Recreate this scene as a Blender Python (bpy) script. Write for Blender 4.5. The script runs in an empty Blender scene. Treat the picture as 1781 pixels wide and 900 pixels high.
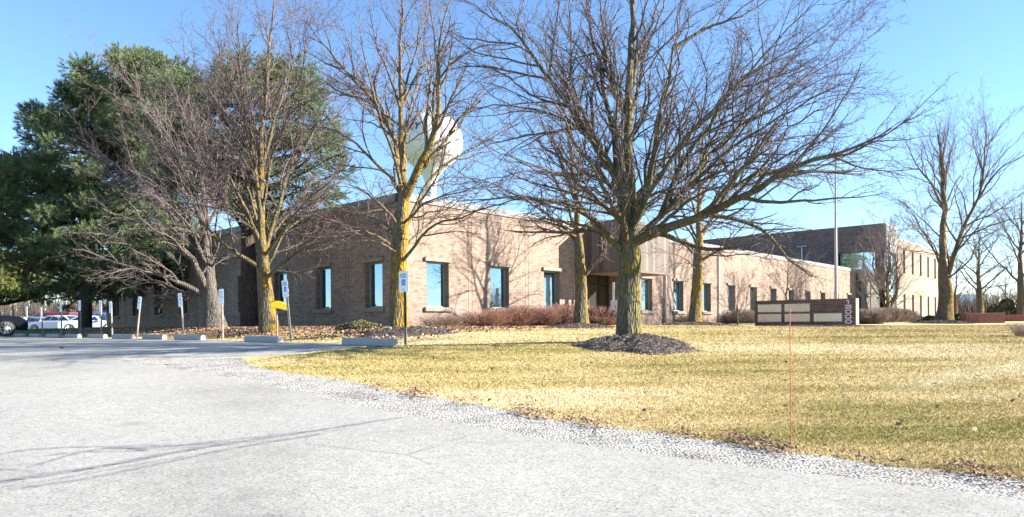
import bpy, bmesh, math, random
import numpy as np
from mathutils import Vector, Matrix
from mathutils.geometry import delaunay_2d_cdt
random.seed(7); RNG = np.random.default_rng(7)
S = bpy.context.scene
C = S.collection
F = 1215.0; CX = 890.5; HY = 563.0; CAMZ = 0.10; ROLL = math.radians(0.42)

# ------------------------------------------------------------------ geometry of the place
UL = np.array([-.7385, .6743]); UR = np.array([.6743, .7385]); K = np.array([-4.23, 27.0])
def ray(x, y):
    dx = (x-CX)/F; dy = (HY-y)/F
    c, s = math.cos(ROLL), math.sin(ROLL)
    return dx*c+dy*s, dy*c-dx*s            # X/Y and (Z-CAMZ)/Y
def at(x, y, Y):
    a, b = ray(x, y); return Vector((a*Y, Y, CAMZ+b*Y))
def sm(x, a, b):
    t = np.clip((x-a)/(b-a), 0, 1); return t*t*(3-2*t)
_ly = [-60, 0, 2, 4, 6, 8, 10, 12, 14, 16, 18, 20, 24, 28, 50, 4000]
_ld = [1.75, 1.55, 1.38, 1.21, 1.06, .90, .74, .59, .44, .34, .25, .19, .14, .12, .10, .10]
_py = [-60, 0, 2, 4, 6, 8, 10, 12, 14, 20, 31, 60, 4000]
_pd = [1.75, 1.55, 1.38, 1.21, 1.06, .90, .74, .59, .46, .43, .47, .5, .5]
def height(X, Y):
    X = np.asarray(X, float); Y = np.asarray(Y, float)
    u = X*UR[0]+Y*UR[1]; v = X*UL[0]+Y*UL[1]
    dl = np.interp(Y, _ly, _ld); dp = np.interp(Y, _py, _pd)
    m = np.maximum(sm(u, 9.3, 12.0), sm(-v, -11.0, -9.3))
    far = sm(v, 55.5, 59)
    m = m*(1-far)
    d = dp*(1-m)+dl*m
    d = d+.13*sm(X, 5, 14)*(1-sm(Y, 36, 46))*sm(Y, 16, 24)
    d = d+.35*sm(X, 1.5, 9)*sm(Y, 3, 6)*(1-sm(Y, 9, 19))*.0
    return CAMZ-d
def H(x, y): return float(height(x, y))
def ground_at(px, Y): x = ray(px, HY)[0]*Y; return Vector((x, Y, H(x, Y)))
def unproj(px, py):                          # march the pixel ray to the terrain
    a, b = ray(px, py); lo = 1.0; Y = 2.0
    while Y < 400:
        if CAMZ+b*Y < H(a*Y, Y): break
        lo = Y; Y *= 1.03
    hi = Y
    for _ in range(30):
        m = (lo+hi)/2
        if CAMZ+b*m < H(a*m, m): hi = m
        else: lo = m
    return (a*hi, hi)
def uv2(u, v): p = UR*u+UL*v; return (float(p[0]), float(p[1]))

# ------------------------------------------------------------------ mesh helpers
def mesh_np(name, V, Fc, mat=None, attrs=None, smooth=False):
    V = np.asarray(V, np.float32).reshape(-1, 3); Fc = np.asarray(Fc, np.int32)
    n, k = Fc.shape
    me = bpy.data.meshes.new(name)
    me.vertices.add(len(V)); me.vertices.foreach_set('co', V.ravel())
    me.loops.add(n*k); me.loops.foreach_set('vertex_index', Fc.ravel())
    me.polygons.add(n); me.polygons.foreach_set('loop_start', np.arange(0, n*k, k, dtype=np.int32))
    me.polygons.foreach_set('loop_total', np.full(n, k, np.int32))
    if smooth: me.polygons.foreach_set('use_smooth', np.ones(n, bool))
    me.update(calc_edges=True)
    if attrs:
        for a, val in attrs.items():
            at_ = me.attributes.new(a, 'FLOAT', 'POINT'); at_.data.foreach_set('value', np.asarray(val, np.float32))
    if mat: me.materials.append(mat)
    return me
def link(name, me, parent=None):
    o = bpy.data.objects.new(name, me); C.objects.link(o)
    if parent is not None: o.parent = parent
    return o
def tag(o, label=None, cat=None, group=None, kind=None):
    if label: o['label'] = label
    if cat: o['category'] = cat
    if group: o['group'] = group
    if kind: o['kind'] = kind
    return o
def empty(name, loc, rz, label, cat, group=None):
    o = bpy.data.objects.new(name, None); C.objects.link(o)
    o.location = loc; o.rotation_euler = (0, 0, rz); o.empty_display_size = .3
    return tag(o, label, cat, group)
class MB:                                    # mesh collector
    def __init__(s): s.v = []; s.f = []; s.m = []; s.uv = []; s.mi = 0
    def quad(s, a, b, c, d, uv=None):
        i = len(s.v); s.v += [tuple(a), tuple(b), tuple(c), tuple(d)]; s.f.append((i, i+1, i+2, i+3)); s.m.append(s.mi)
        s.uv.append(uv or ((0, 0), (1, 0), (1, 1), (0, 1)))
    def poly(s, pts):
        i = len(s.v); s.v += [tuple(p) for p in pts]; s.f.append(tuple(range(i, i+len(pts)))); s.m.append(s.mi)
        s.uv.append([(p[0], p[2]) for p in pts])
    def box(s, x0, x1, y0, y1, z0, z1):
        P = [(x, y, z) for z in (z0, z1) for y in (y0, y1) for x in (x0, x1)]
        for q in ((0, 2, 3, 1), (4, 5, 7, 6), (0, 1, 5, 4), (1, 3, 7, 5), (3, 2, 6, 7), (2, 0, 4, 6)):
            p = [P[i] for i in q]; i = len(s.v); s.v += p; s.f.append((i, i+1, i+2, i+3)); s.m.append(s.mi)
            n = (Vector(p[1])-Vector(p[0])).cross(Vector(p[2])-Vector(p[0]))
            if abs(n.z) > max(abs(n.x), abs(n.y)): s.uv.append([(a[0], a[1]) for a in p])
            elif abs(n.x) > abs(n.y): s.uv.append([(a[1], a[2]) for a in p])
            else: s.uv.append([(a[0], a[2]) for a in p])
    def prism(s, prof, y0, y1):              # prof in x,z
        a = [(x, y0, z) for x, z in prof]; b = [(x, y1, z) for x, z in prof]
        s.poly(a); s.poly(b[::-1]); n = len(prof)
        for i in range(n):
            j = (i+1) % n; s.quad(a[j], a[i], b[i], b[j])
    def tube(s, pts, rad, seg=10, cap=True):
        pts = [Vector(p) for p in pts]; rad = rad if hasattr(rad, '__len__') else [rad]*len(pts)
        rings = []
        for i, p in enumerate(pts):
            d = (pts[min(i+1, len(pts)-1)]-pts[max(i-1, 0)]).normalized()
            a = d.cross(Vector((0, 0, 1)) if abs(d.z) < .9 else Vector((1, 0, 0))).normalized(); b = d.cross(a)
            base = len(s.v)
            for k in range(seg):
                t = 2*math.pi*k/seg; s.v.append(tuple(p+(a*math.cos(t)+b*math.sin(t))*rad[i]))
            rings.append(base)
        for i in range(len(rings)-1):
            for k in range(seg):
                k2 = (k+1) % seg
                s.f.append((rings[i]+k, rings[i]+k2, rings[i+1]+k2, rings[i+1]+k)); s.m.append(s.mi); s.uv.append([(0, 0)]*4)
        if cap:
            for r, rev in ((rings[0], 0), (rings[-1], 1)):
                q = tuple(range(r, r+seg)); s.f.append(q if rev else q[::-1]); s.m.append(s.mi); s.uv.append([(0, 0)]*seg)
    def build(s, name, mats, parent=None, smooth=False, bevel=0, loc=None, rz=0):
        me = bpy.data.meshes.new(name); me.from_pydata(s.v, [], s.f)
        for m in (mats if isinstance(mats, (list, tuple)) else [mats]): me.materials.append(m)
        me.polygons.foreach_set('material_index', s.m)
        ul = me.uv_layers.new(name='UVMap'); k = 0
        flat = [c for u in s.uv for c in u]
        ul.data.foreach_set('uv', np.array(flat, np.float32).ravel())
        bm = bmesh.new(); bm.from_mesh(me); bmesh.ops.remove_doubles(bm, verts=bm.verts, dist=1e-5)
        bmesh.ops.recalc_face_normals(bm, faces=bm.faces); bm.to_mesh(me); bm.free()
        if smooth:
            me.polygons.foreach_set('use_smooth', np.ones(len(me.polygons), bool))
            try: me.set_sharp_from_angle(angle=math.radians(40))
            except Exception: pass
        o = link(name, me, parent)
        if loc is not None: o.location = loc
        if rz: o.rotation_euler = (0, 0, rz)
        if bevel:
            b = o.modifiers.new('bevel', 'BEVEL'); b.width = bevel; b.segments = 2; b.limit_method = 'ANGLE'
        return o
def lathe(mb, prof, seg=32, cx=0, cy=0):     # prof (r,z)
    base = len(mb.v)
    for r, z in prof:
        for k in range(seg):
            t = 2*math.pi*k/seg; mb.v.append((cx+r*math.cos(t), cy+r*math.sin(t), z))
    for i in range(len(prof)-1):
        for k in range(seg):
            k2 = (k+1) % seg
            mb.f.append((base+i*seg+k, base+i*seg+k2, base+(i+1)*seg+k2, base+(i+1)*seg+k)); mb.m.append(mb.mi); mb.uv.append([(0, 0)]*4)

# ------------------------------------------------------------------ materials
def newmat(name, col=(.5, .5, .5), rough=.8, metal=0, spec=None):
    m = bpy.data.materials.new(name); m.use_nodes = True
    b = m.node_tree.nodes['Principled BSDF']; b.inputs['Base Color'].default_value = (*col, 1)
    b.inputs['Roughness'].default_value = rough; b.inputs['Metallic'].default_value = metal
    if spec is not None: b.inputs['Specular IOR Level'].default_value = spec
    return m
class NT:
    def __init__(s, m): s.t = m.node_tree; s.b = s.t.nodes['Principled BSDF']
    def n(s, typ, **kw):
        x = s.t.nodes.new(typ)
        for k, v in kw.items():
            if k == 'ins':
                for a, b in v.items():
                    if isinstance(b, bpy.types.NodeSocket): s.t.links.new(b, x.inputs[a])
                    else: x.inputs[a].default_value = b
            else: setattr(x, k, v)
        return x
    def l(s, a, b): s.t.links.new(a, b)
    def noise(s, vec, scale, detail=4, rough=.55, out='Fac'):
        x = s.n('ShaderNodeTexNoise', ins={'Scale': scale, 'Detail': detail, 'Roughness': rough})
        if vec is not None: s.l(vec, x.inputs['Vector'])
        return x.outputs[out]
    def mapv(s, vec, scale=(1, 1, 1), rot=(0, 0, 0)):
        x = s.n('ShaderNodeMapping'); s.l(vec, x.inputs['Vector']); x.inputs['Scale'].default_value = scale; x.inputs['Rotation'].default_value = rot
        return x.outputs[0]
    def ramp(s, fac, stops, interp='LINEAR'):
        x = s.n('ShaderNodeValToRGB'); s.l(fac, x.inputs[0]); r = x.color_ramp; r.interpolation = interp
        while len(r.elements) < len(stops): r.elements.new(.5)
        for e, (p, c) in zip(r.elements, stops):
            e.position = p; e.color = (*c, 1) if hasattr(c, '__len__') else (c, c, c, 1)
        return x.outputs[0]
    def mix(s, f, a, b, mode='MIX'):
        x = s.n('ShaderNodeMix', data_type='RGBA', blend_type=mode)
        for k, v in ((0, f), (6, a), (7, b)):
            if isinstance(v, bpy.types.NodeSocket): s.l(v, x.inputs[k])
            elif k == 0: x.inputs[0].default_value = v
            else: x.inputs[k].default_value = (*v, 1)
        return x.outputs[2]
    def math(s, op, a, b=0.0):
        x = s.n('ShaderNodeMath', operation=op)
        for k, v in ((0, a), (1, b)):
            if isinstance(v, bpy.types.NodeSocket): s.l(v, x.inputs[k])
            else: x.inputs[k].default_value = v
        return x.outputs[0]
    def bump(s, h, strength=.3, dist=.02):
        x = s.n('ShaderNodeBump', ins={'Strength': strength, 'Distance': dist}); s.l(h, x.inputs['Height']); s.l(x.outputs[0], s.b.inputs['Normal'])
    def col(s, c): s.l(c, s.b.inputs['Base Color'])
    def pos(s): return s.n('ShaderNodeNewGeometry').outputs['Position']
    def obj(s): return s.n('ShaderNodeTexCoord').outputs['Object']
    def uv(s): return s.n('ShaderNodeTexCoord').outputs['UV']
    def attr(s, a): return s.n('ShaderNodeAttribute', attribute_name=a).outputs['Fac']

def grass_color(t):                           # shared by the soil sheet and the blades
    p = t.pos()
    big = t.noise(t.mapv(p, (.16, .42, 1)), 1.0, 5, .6)
    mow = t.noise(t.mapv(p, (.22, 1.7, 1), (0, 0, -.42)), 1.0, 3, .55)
    f = t.math('ADD', t.math('MULTIPLY', big, .62), t.math('MULTIPLY', mow, .38))
    c = t.ramp(f, [(.37, (.31, .27, .095)), (.44, (.445, .355, .155)), (.50, (.535, .425, .21)), (.59, (.64, .535, .33))])
    a = unproj(1570, 690); b = unproj(1790, 637); dx, dy = b[0]-a[0], b[1]-a[1]; l = math.hypot(dx, dy); dx /= l; dy /= l
    sx = t.n('ShaderNodeSeparateXYZ', ins={'Vector': p}); X, Y = t.math('SUBTRACT', sx.outputs[0], a[0]), t.math('SUBTRACT', sx.outputs[1], a[1])
    dist = t.math('ABSOLUTE', t.math('ADD', t.math('SUBTRACT', t.math('MULTIPLY', X, dy), t.math('MULTIPLY', Y, dx)), t.math('MULTIPLY', t.noise(p, 2, 3), .3)))
    along = t.math('ADD', t.math('MULTIPLY', X, dx), t.math('MULTIPLY', Y, dy))
    mk_ = t.math('MULTIPLY', t.ramp(dist, [(.10, .55), (.42, 0.0)]), t.ramp(along, [(0, 0.0), (.8, 1.0)]))
    return t.mix(mk_, c, (.66, .57, .36))
def m_grass():
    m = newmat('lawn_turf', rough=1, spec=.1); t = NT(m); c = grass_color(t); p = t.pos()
    n1 = t.noise(p, 16, 8, .75); n2 = t.noise(t.mapv(p, (1, .6, 1)), 60, 4, .8)
    d = t.ramp(n1, [(.3, .52), (.5, .95), (.7, 1.2)]); e = t.ramp(n2, [(.3, .6), (.55, 1.1)])
    c = t.mix(1, t.mix(1, c, d, 'MULTIPLY'), e, 'MULTIPLY')
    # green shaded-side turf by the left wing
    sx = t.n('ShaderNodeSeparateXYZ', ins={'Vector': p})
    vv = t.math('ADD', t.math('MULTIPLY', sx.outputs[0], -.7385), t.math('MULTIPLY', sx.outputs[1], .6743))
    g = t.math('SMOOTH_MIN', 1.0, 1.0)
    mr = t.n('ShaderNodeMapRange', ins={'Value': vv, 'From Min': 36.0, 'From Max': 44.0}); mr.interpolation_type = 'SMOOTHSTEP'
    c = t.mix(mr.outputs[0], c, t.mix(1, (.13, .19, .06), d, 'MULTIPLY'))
    t.col(c); t.bump(t.math('ADD', n1, n2), .7, .03); return m
def m_blade():
    m = newmat('grass_blades', rough=.85, spec=.15); t = NT(m); c = grass_color(t)
    r = t.attr('rnd')
    d = t.ramp(r, [(0, (.50, .49, .38)), (.3, (.85, .84, .75)), (.75, (1.08, 1.05, 1.02)), (1, (1.4, 1.35, 1.35))])
    t.col(t.mix(1, c, d, 'MULTIPLY')); return m
def m_asphalt():
    m = newmat('worn_asphalt', rough=.9, spec=.25); t = NT(m); p = t.pos()
    agg = t.n('ShaderNodeTexVoronoi', ins={'Scale': 75.0, 'Vector': p}).outputs['Color']
    agg = t.n('ShaderNodeSeparateColor', ins={'Color': agg}).outputs[0]
    c = t.ramp(agg, [(0, (.20, .195, .183)), (.2, (.318, .306, .278)), (.8, (.368, .354, .320)), (1, (.43, .42, .392))])
    n = t.noise(p, .35, 5, .6); k = t.ramp(n, [(.34, .80), (.46, .97), (.65, 1.07)])
    n2 = t.noise(p, 9, 6, .75); k2 = t.ramp(n2, [(.3, .88), (.6, 1.05)])
    pit = t.noise(p, 45, 3, .8); k3 = t.ramp(pit, [(.30, .68), (.40, 1.0)])
    c = t.mix(1, t.mix(1, t.mix(1, c, k, 'MULTIPLY'), k2, 'MULTIPLY'), k3, 'MULTIPLY')
    # parking rows lifted slightly in colour to offset their tree shade
    sx = t.n('ShaderNodeSeparateXYZ', ins={'Vector': p})
    e = t.math('ADD', sx.outputs[1], t.math('MULTIPLY', t.noise(p, .5, 4, .6), 3.0))
    mr = t.n('ShaderNodeMapRange', ins={'Value': e, 'From Min': 13.0, 'From Max': 16.0}); mr.interpolation_type = 'SMOOTHSTEP'
    c = t.mix(mr.outputs[0], c, t.mix(1, c, (1.03, 1.02, 1.02), 'MULTIPLY'))
    # crack network
    w = t.n('ShaderNodeMix', data_type='VECTOR'); w.inputs[0].default_value = .06
    t.l(p, w.inputs[4]); t.l(t.noise(p, 1.3, 5, .7, 'Color'), w.inputs[5])
    cr = t.n('ShaderNodeTexVoronoi', feature='DISTANCE_TO_EDGE', ins={'Scale': .23}); t.l(w.outputs[1], cr.inputs['Vector'])
    msk = t.math('MULTIPLY', t.ramp(cr.outputs[0], [(0, 1.0), (.0035, 0.0)]), t.ramp(t.noise(p, .6, 2), [(.50, 0.0), (.58, .6)]))
    c = t.mix(msk, c, (.16, .155, .15))
    oil = t.noise(t.mapv(p, (.8, 1.4, 1)), 1.1, 5, .6); c = t.mix(t.ramp(oil, [(.63, 0.0), (.72, .35)]), c, (.14, .137, .13))
    t.col(c); t.bump(t.math('ADD', agg, pit), .4, .005); return m
def m_gravel():
    m = newmat('limestone_gravel', rough=.95, spec=.2); t = NT(m); p = t.pos()
    v = t.n('ShaderNodeTexVoronoi', ins={'Scale': 42.0, 'Vector': p}); a = t.n('ShaderNodeSeparateColor', ins={'Color': v.outputs['Color']}).outputs[0]
    c = t.ramp(a, [(0, (.30, .285, .255)), (.3, (.47, .45, .405)), (1, (.62, .59, .53))])
    e = t.ramp(v.outputs['Distance'], [(.3, 1.0), (.75, .5)])
    n = t.ramp(t.noise(p, 2.2, 6, .7), [(.34, .62), (.5, 1.0)])
    dirt = t.ramp(t.noise(t.mapv(p, (.6, 1.6, 1), (0, 0, .5)), 2.6, 6, .75), [(.52, 0.0), (.66, .75)]); c = t.mix(dirt, c, (.26, .19, .14))
    t.col(t.mix(1, t.mix(1, c, e, 'MULTIPLY'), n, 'MULTIPLY')); t.bump(v.outputs['Distance'], .8, -.012); return m
def m_brick(name, cols, mortar, scale=1.0, bump=.35, mort=.012, contrast=1.0):
    m = newmat(name, rough=.9, spec=.2); t = NT(m); uv = t.uv()
    b = t.n('ShaderNodeTexBrick', ins={'Scale': 1.0/scale, 'Brick Width': .30, 'Row Height': .098, 'Mortar Size': mort, 'Mortar Smooth': .3, 'Bias': 0.0,
        'Color1': (*cols[0], 1), 'Color2': (*cols[1], 1), 'Mortar': (*mortar, 1)}); t.l(uv, b.inputs['Vector'])
    cell = t.n('ShaderNodeTexWhiteNoise', noise_dimensions='2D')
    sx = t.n('ShaderNodeSeparateXYZ', ins={'Vector': uv})
    row = t.math('FLOOR', t.math('DIVIDE', sx.outputs[1], .098*scale)); off = t.math('MULTIPLY', t.math('MODULO', row, 2.0), .5)
    cb = t.n('ShaderNodeCombineXYZ', ins={'X': t.math('FLOOR', t.math('ADD', t.math('DIVIDE', sx.outputs[0], .30*scale), off)), 'Y': row}); t.l(cb.outputs[0], cell.inputs[0])
    var = t.ramp(cell.outputs['Value'], [(0, .66), (.15, .86), (.7, 1.04), (1, 1.14)])
    c = t.mix(contrast, b.outputs['Color'], t.mix(1, b.outputs['Color'], var, 'MULTIPLY'))
    n = t.ramp(t.noise(uv, .5, 5, .65), [(.35, .86), (.6, 1.05)])
    st = t.ramp(t.noise(t.mapv(uv, (1.6, .25, 1)), 1.0, 5, .7), [(.36, .84), (.5, 1.0)])
    t.col(t.mix(1, t.mix(1, c, n, 'MULTIPLY'), st, 'MULTIPLY'))
    t.bump(t.math('ADD', t.math('MULTIPLY', b.outputs['Fac'], -1.0), t.noise(uv, 40, 4)), bump, .012); return m
def m_bark(name, base, lichen, amount, tw=(.22, .175, .165), ls=.55):
    m = newmat(name, rough=.95, spec=.12); t = NT(m); o = t.obj(); r = t.attr('rad')
    st = t.mapv(o, (1, 1, .22))
    ridge = t.n('ShaderNodeTexVoronoi', feature='DISTANCE_TO_EDGE', ins={'Scale': 17.0}); t.l(t.mapv(o, (1, 1, .2)), ridge.inputs['Vector'])
    n = t.noise(st, 15, 6, .7)
    c0 = t.ramp(n, [(.3, tuple(.45*k for k in base)), (.6, base), (.75, tuple(1.35*k for k in base))])
    l = t.noise(o, 3.2, 6, .72); l2 = t.noise(o, 22, 4, .7)
    sun_side = t.n('ShaderNodeSeparateXYZ', ins={'Vector': t.n('ShaderNodeNewGeometry').outputs['True Normal']}).outputs[0]
    lf = t.math('ADD', t.math('ADD', l, t.math('MULTIPLY', l2, .35)), t.math('MULTIPLY', sun_side, .11))  # patchy lichen, with extra cover painted on the sun-facing side
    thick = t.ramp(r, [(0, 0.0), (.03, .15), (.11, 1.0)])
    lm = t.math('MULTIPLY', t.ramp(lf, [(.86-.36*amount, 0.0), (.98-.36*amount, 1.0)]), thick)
    lc = t.ramp(t.math('ADD', t.noise(o, 9, 4), t.math('MULTIPLY', sun_side, .10)), [(.34, (lichen[0]*.42, lichen[1]*.55, lichen[2]*1.3)), (.5, tuple(k*.75 for k in lichen)), (.64, lichen)])  # lichen tones carry painted light: gold sun side, dark olive shade side
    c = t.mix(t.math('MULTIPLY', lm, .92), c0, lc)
    crack = t.ramp(ridge.outputs[0], [(0, .38), (.10, 1.0)])
    c = t.mix(1, c, crack, 'MULTIPLY')
    twc = t.mix(t.ramp(t.noise(o, 1.2, 2), [(.4, 0.0), (.6, 1.0)]), tw, tuple(1.25*k for k in tw))
    c = t.mix(t.ramp(r, [(.006, 0.0), (.035, 1.0)]), twc, c)
    t.col(c); t.bump(t.math('ADD', t.math('MULTIPLY', ridge.outputs[0], 2.5), n), .9, .03); return m
def m_noise(name, c1, c2, scale=8, rough=.85, bump=.2, spec=.3, metal=0, stretch=(1, 1, 1)):
    m = newmat(name, rough=rough, spec=spec, metal=metal); t = NT(m); o = t.mapv(t.obj(), stretch)
    n = t.noise(o, scale, 6, .65); t.col(t.ramp(n, [(.35, c1), (.65, c2)]))
    if bump: t.bump(n, bump, .01)
    return m
def m_foliage(name, stops, trans=.0):
    m = newmat(name, rough=.7, spec=.25); t = NT(m); t.col(t.ramp(t.attr('rnd'), stops)); return m
def m_wood():
    m = newmat('fascia_wood', rough=.75); t = NT(m); uv = t.uv()
    sx = t.n('ShaderNodeSeparateXYZ', ins={'Vector': uv}); f = t.math('DIVIDE', sx.outputs[0], .22)
    wn = t.n('ShaderNodeTexWhiteNoise', noise_dimensions='1D', ins={'W': t.math('FLOOR', f)})
    c = t.ramp(wn.outputs['Value'], [(0, (.085, .064, .052)), (.5, (.125, .098, .083)), (1, (.17, .142, .124))])
    gr = t.ramp(t.math('FRACT', f), [(0, .35), (.05, 1.0), (.95, 1.0), (1, .35)])
    n = t.ramp(t.noise(t.mapv(uv, (12, .8, 1)), 1.5, 4), [(.3, .8), (.7, 1.1)])
    t.col(t.mix(1, t.mix(1, c, gr, 'MULTIPLY'), n, 'MULTIPLY')); return m
M = dict(
    grass=m_grass(), blade=m_blade(), asphalt=m_asphalt(), gravel=m_gravel(),
    brick=m_brick('tan_brick', ((.275, .196, .153), (.315, .235, .187)), (.195, .15, .124), .74),
    dbrick=m_brick('dark_brown_brick', ((.15, .108, .10), (.185, .135, .122)), (.13, .105, .098)),
    sbrick=m_brick('sign_brick', ((.105, .065, .055), (.155, .095, .08)), (.26, .22, .20), .85, mort=.011),
    lit_endbrick=newmat('brick_end_sunlit', (.33, .22, .17), .9),  # lighter copy of the sign brick, sunlight painted into its colour
    pbrick=m_noise('planter_brick', (.22, .085, .065), (.31, .13, .10), 6, .9),
    stone=m_noise('rough_stone', (.18, .145, .12), (.29, .245, .21), 9, .9, .8),
    coping=m_noise('metal_coping', (.195, .195, .19), (.24, .24, .235), 1.5, .6, 0),
    glass=newmat('reflective_glass', (.20, .285, .355), .015, .92),
    dglass=newmat('dark_glass', (.035, .04, .045), .03, 0, .6),
    cglass=newmat('curtain_glass', (.62, .74, .80), .02, .92),
    frame=newmat('grey_green_frame', (.22, .28, .27), .5, .3), bronze=newmat('bronze_frame', (.035, .028, .024), .5, .3),
    roof=newmat('roof_membrane', (.3, .3, .3), .9), wood=m_wood(), soffit=newmat('dark_soffit', (.13, .09, .07), .8),
    white=newmat('white_paint', (.55, .55, .53), .45), greym=newmat('grey_metal', (.42, .42, .43), .4, .6),
    concrete=m_noise('concrete', (.30, .295, .28), (.40, .39, .365), 14, .9, .5),
    post=newmat('green_post', (.035, .05, .045), .5, .2), wpost=m_noise('weathered_post', (.20, .165, .14), (.32, .27, .24), 20, .9),
    plate=newmat('sign_plate_white', (.80, .83, .85), .4), blue=newmat('sign_blue', (.02, .10, .50), .4), tealtxt=newmat('sign_teal_text', (.05, .36, .40), .5),
    yellow=newmat('yellow_plastic', (.80, .58, .015), .45), red=newmat('marker_orange_red', (.55, .10, .07), .4),
    mulch=m_noise('wood_mulch', (.065, .048, .042), (.15, .12, .105), 22, .95, .9),
    navy=newmat('navy_lettering', (.02, .03, .09), .5), tank=m_noise('tower_white_paint', (.62, .62, .61), (.68, .68, .67), .2, .35, 0), lilac=newmat('lilac_grey_numerals', (.60, .56, .68), .5),
    tire=newmat('tyre_rubber', (.02, .02, .02), .85), rim=newmat('alloy_rim', (.65, .66, .68), .25, .9), cglassc=newmat('car_glass', (.02, .03, .04), .05, 0, .9),
    lamp=newmat('headlight_glass', (.75, .78, .8), .1), tail=newmat('tail_lamp', (.5, .01, .01), .2), trim=newmat('black_trim', (.015, .015, .016), .5),
)
m = M['glass']; t = NT(m); t.bump(t.noise(t.pos(), 1.6, 2), .06, .05)
M['panel'] = m = newmat('brushed_steel_panel', (.38, .34, .32), .24, .8)
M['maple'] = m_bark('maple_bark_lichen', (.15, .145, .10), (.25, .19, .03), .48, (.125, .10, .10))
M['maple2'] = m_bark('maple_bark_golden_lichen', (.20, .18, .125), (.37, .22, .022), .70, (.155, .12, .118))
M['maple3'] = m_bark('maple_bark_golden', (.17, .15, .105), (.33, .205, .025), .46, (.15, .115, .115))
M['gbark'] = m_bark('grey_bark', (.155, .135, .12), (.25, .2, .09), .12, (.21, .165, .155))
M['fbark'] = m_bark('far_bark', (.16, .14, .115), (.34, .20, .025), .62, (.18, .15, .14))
M['pbark'] = m_bark('pine_bark', (.10, .075, .065), (.15, .12, .08), .1, (.10, .075, .06))
M['needle'] = m_foliage('pine_needles', [(0, (.03, .055, .03)), (.35, (.075, .12, .055)), (.75, (.15, .195, .085)), (1, (.29, .31, .13))])
M['spruce'] = m_foliage('spruce_needles', [(0, (.05, .07, .02)), (.4, (.12, .15, .045)), (1, (.27, .27, .09))])
M['juniper'] = m_foliage('juniper_sprays', [(0, (.05, .06, .03)), (.5, (.12, .13, .06)), (1, (.22, .19, .10))])
M['boxwood'] = m_foliage('evergreen_hedge_leaves', [(0, (.015, .03, .012)), (.6, (.04, .075, .025)), (1, (.09, .13, .05))])
M['redtwig'] = m_foliage('red_twigs', [(0, (.13, .05, .035)), (.45, (.27, .12, .085)), (1, (.42, .29, .24))])
M['tantwig'] = m_foliage('tan_twigs', [(0, (.11, .075, .058)), (.6, (.21, .155, .125)), (1, (.31, .24, .19))])
M['leaf'] = m_foliage('dry_leaves', [(0, (.12, .062, .043)), (.5, (.27, .155, .105)), (1, (.42, .29, .21))])
M['peb'] = m_foliage('pebbles', [(0, (.24, .22, .195)), (.3, (.46, .435, .39)), (1, (.64, .61, .55))])
M['chips'] = m_foliage('mulch_chips', [(0, (.045, .03, .027)), (.5, (.13, .10, .088)), (1, (.30, .255, .235))])
# brushed panels mirror sky and lawn softly
# ------------------------------------------------------------------ ground
def fillpoly(name, mat, poly, step_fn, off, label_kind='structure'):
    """conforming sheet inside a polygon: boundary + inner points, triangulated"""
    P = [Vector(p) for p in poly]; dense = []
    for i, a in enumerate(P):
        b = P[(i+1) % len(P)]; n = max(1, int((b-a).length/step_fn((a+b)/2)))
        dense += [a.lerp(b, k/n) for k in range(n)]
    xs = np.array([p.x for p in dense]); ys = np.array([p.y for p in dense])
    return dense
def inside(poly, X, Y):
    X = np.asarray(X); Y = np.asarray(Y); r = np.zeros(X.shape, bool); n = len(poly)
    for i in range(n):
        x1, y1 = poly[i]; x2, y2 = poly[(i+1) % n]
        c = ((y1 > Y) != (y2 > Y)) & (X < (x2-x1)*(Y-y1)/((y2-y1) if y2 != y1 else 1e-9)+x1)
        r ^= c
    return r
def axis(segs):
    out = []
    for a, b, s in segs: out += list(np.arange(a, b, s))
    return np.array(out+[segs[-1][1]])
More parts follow.
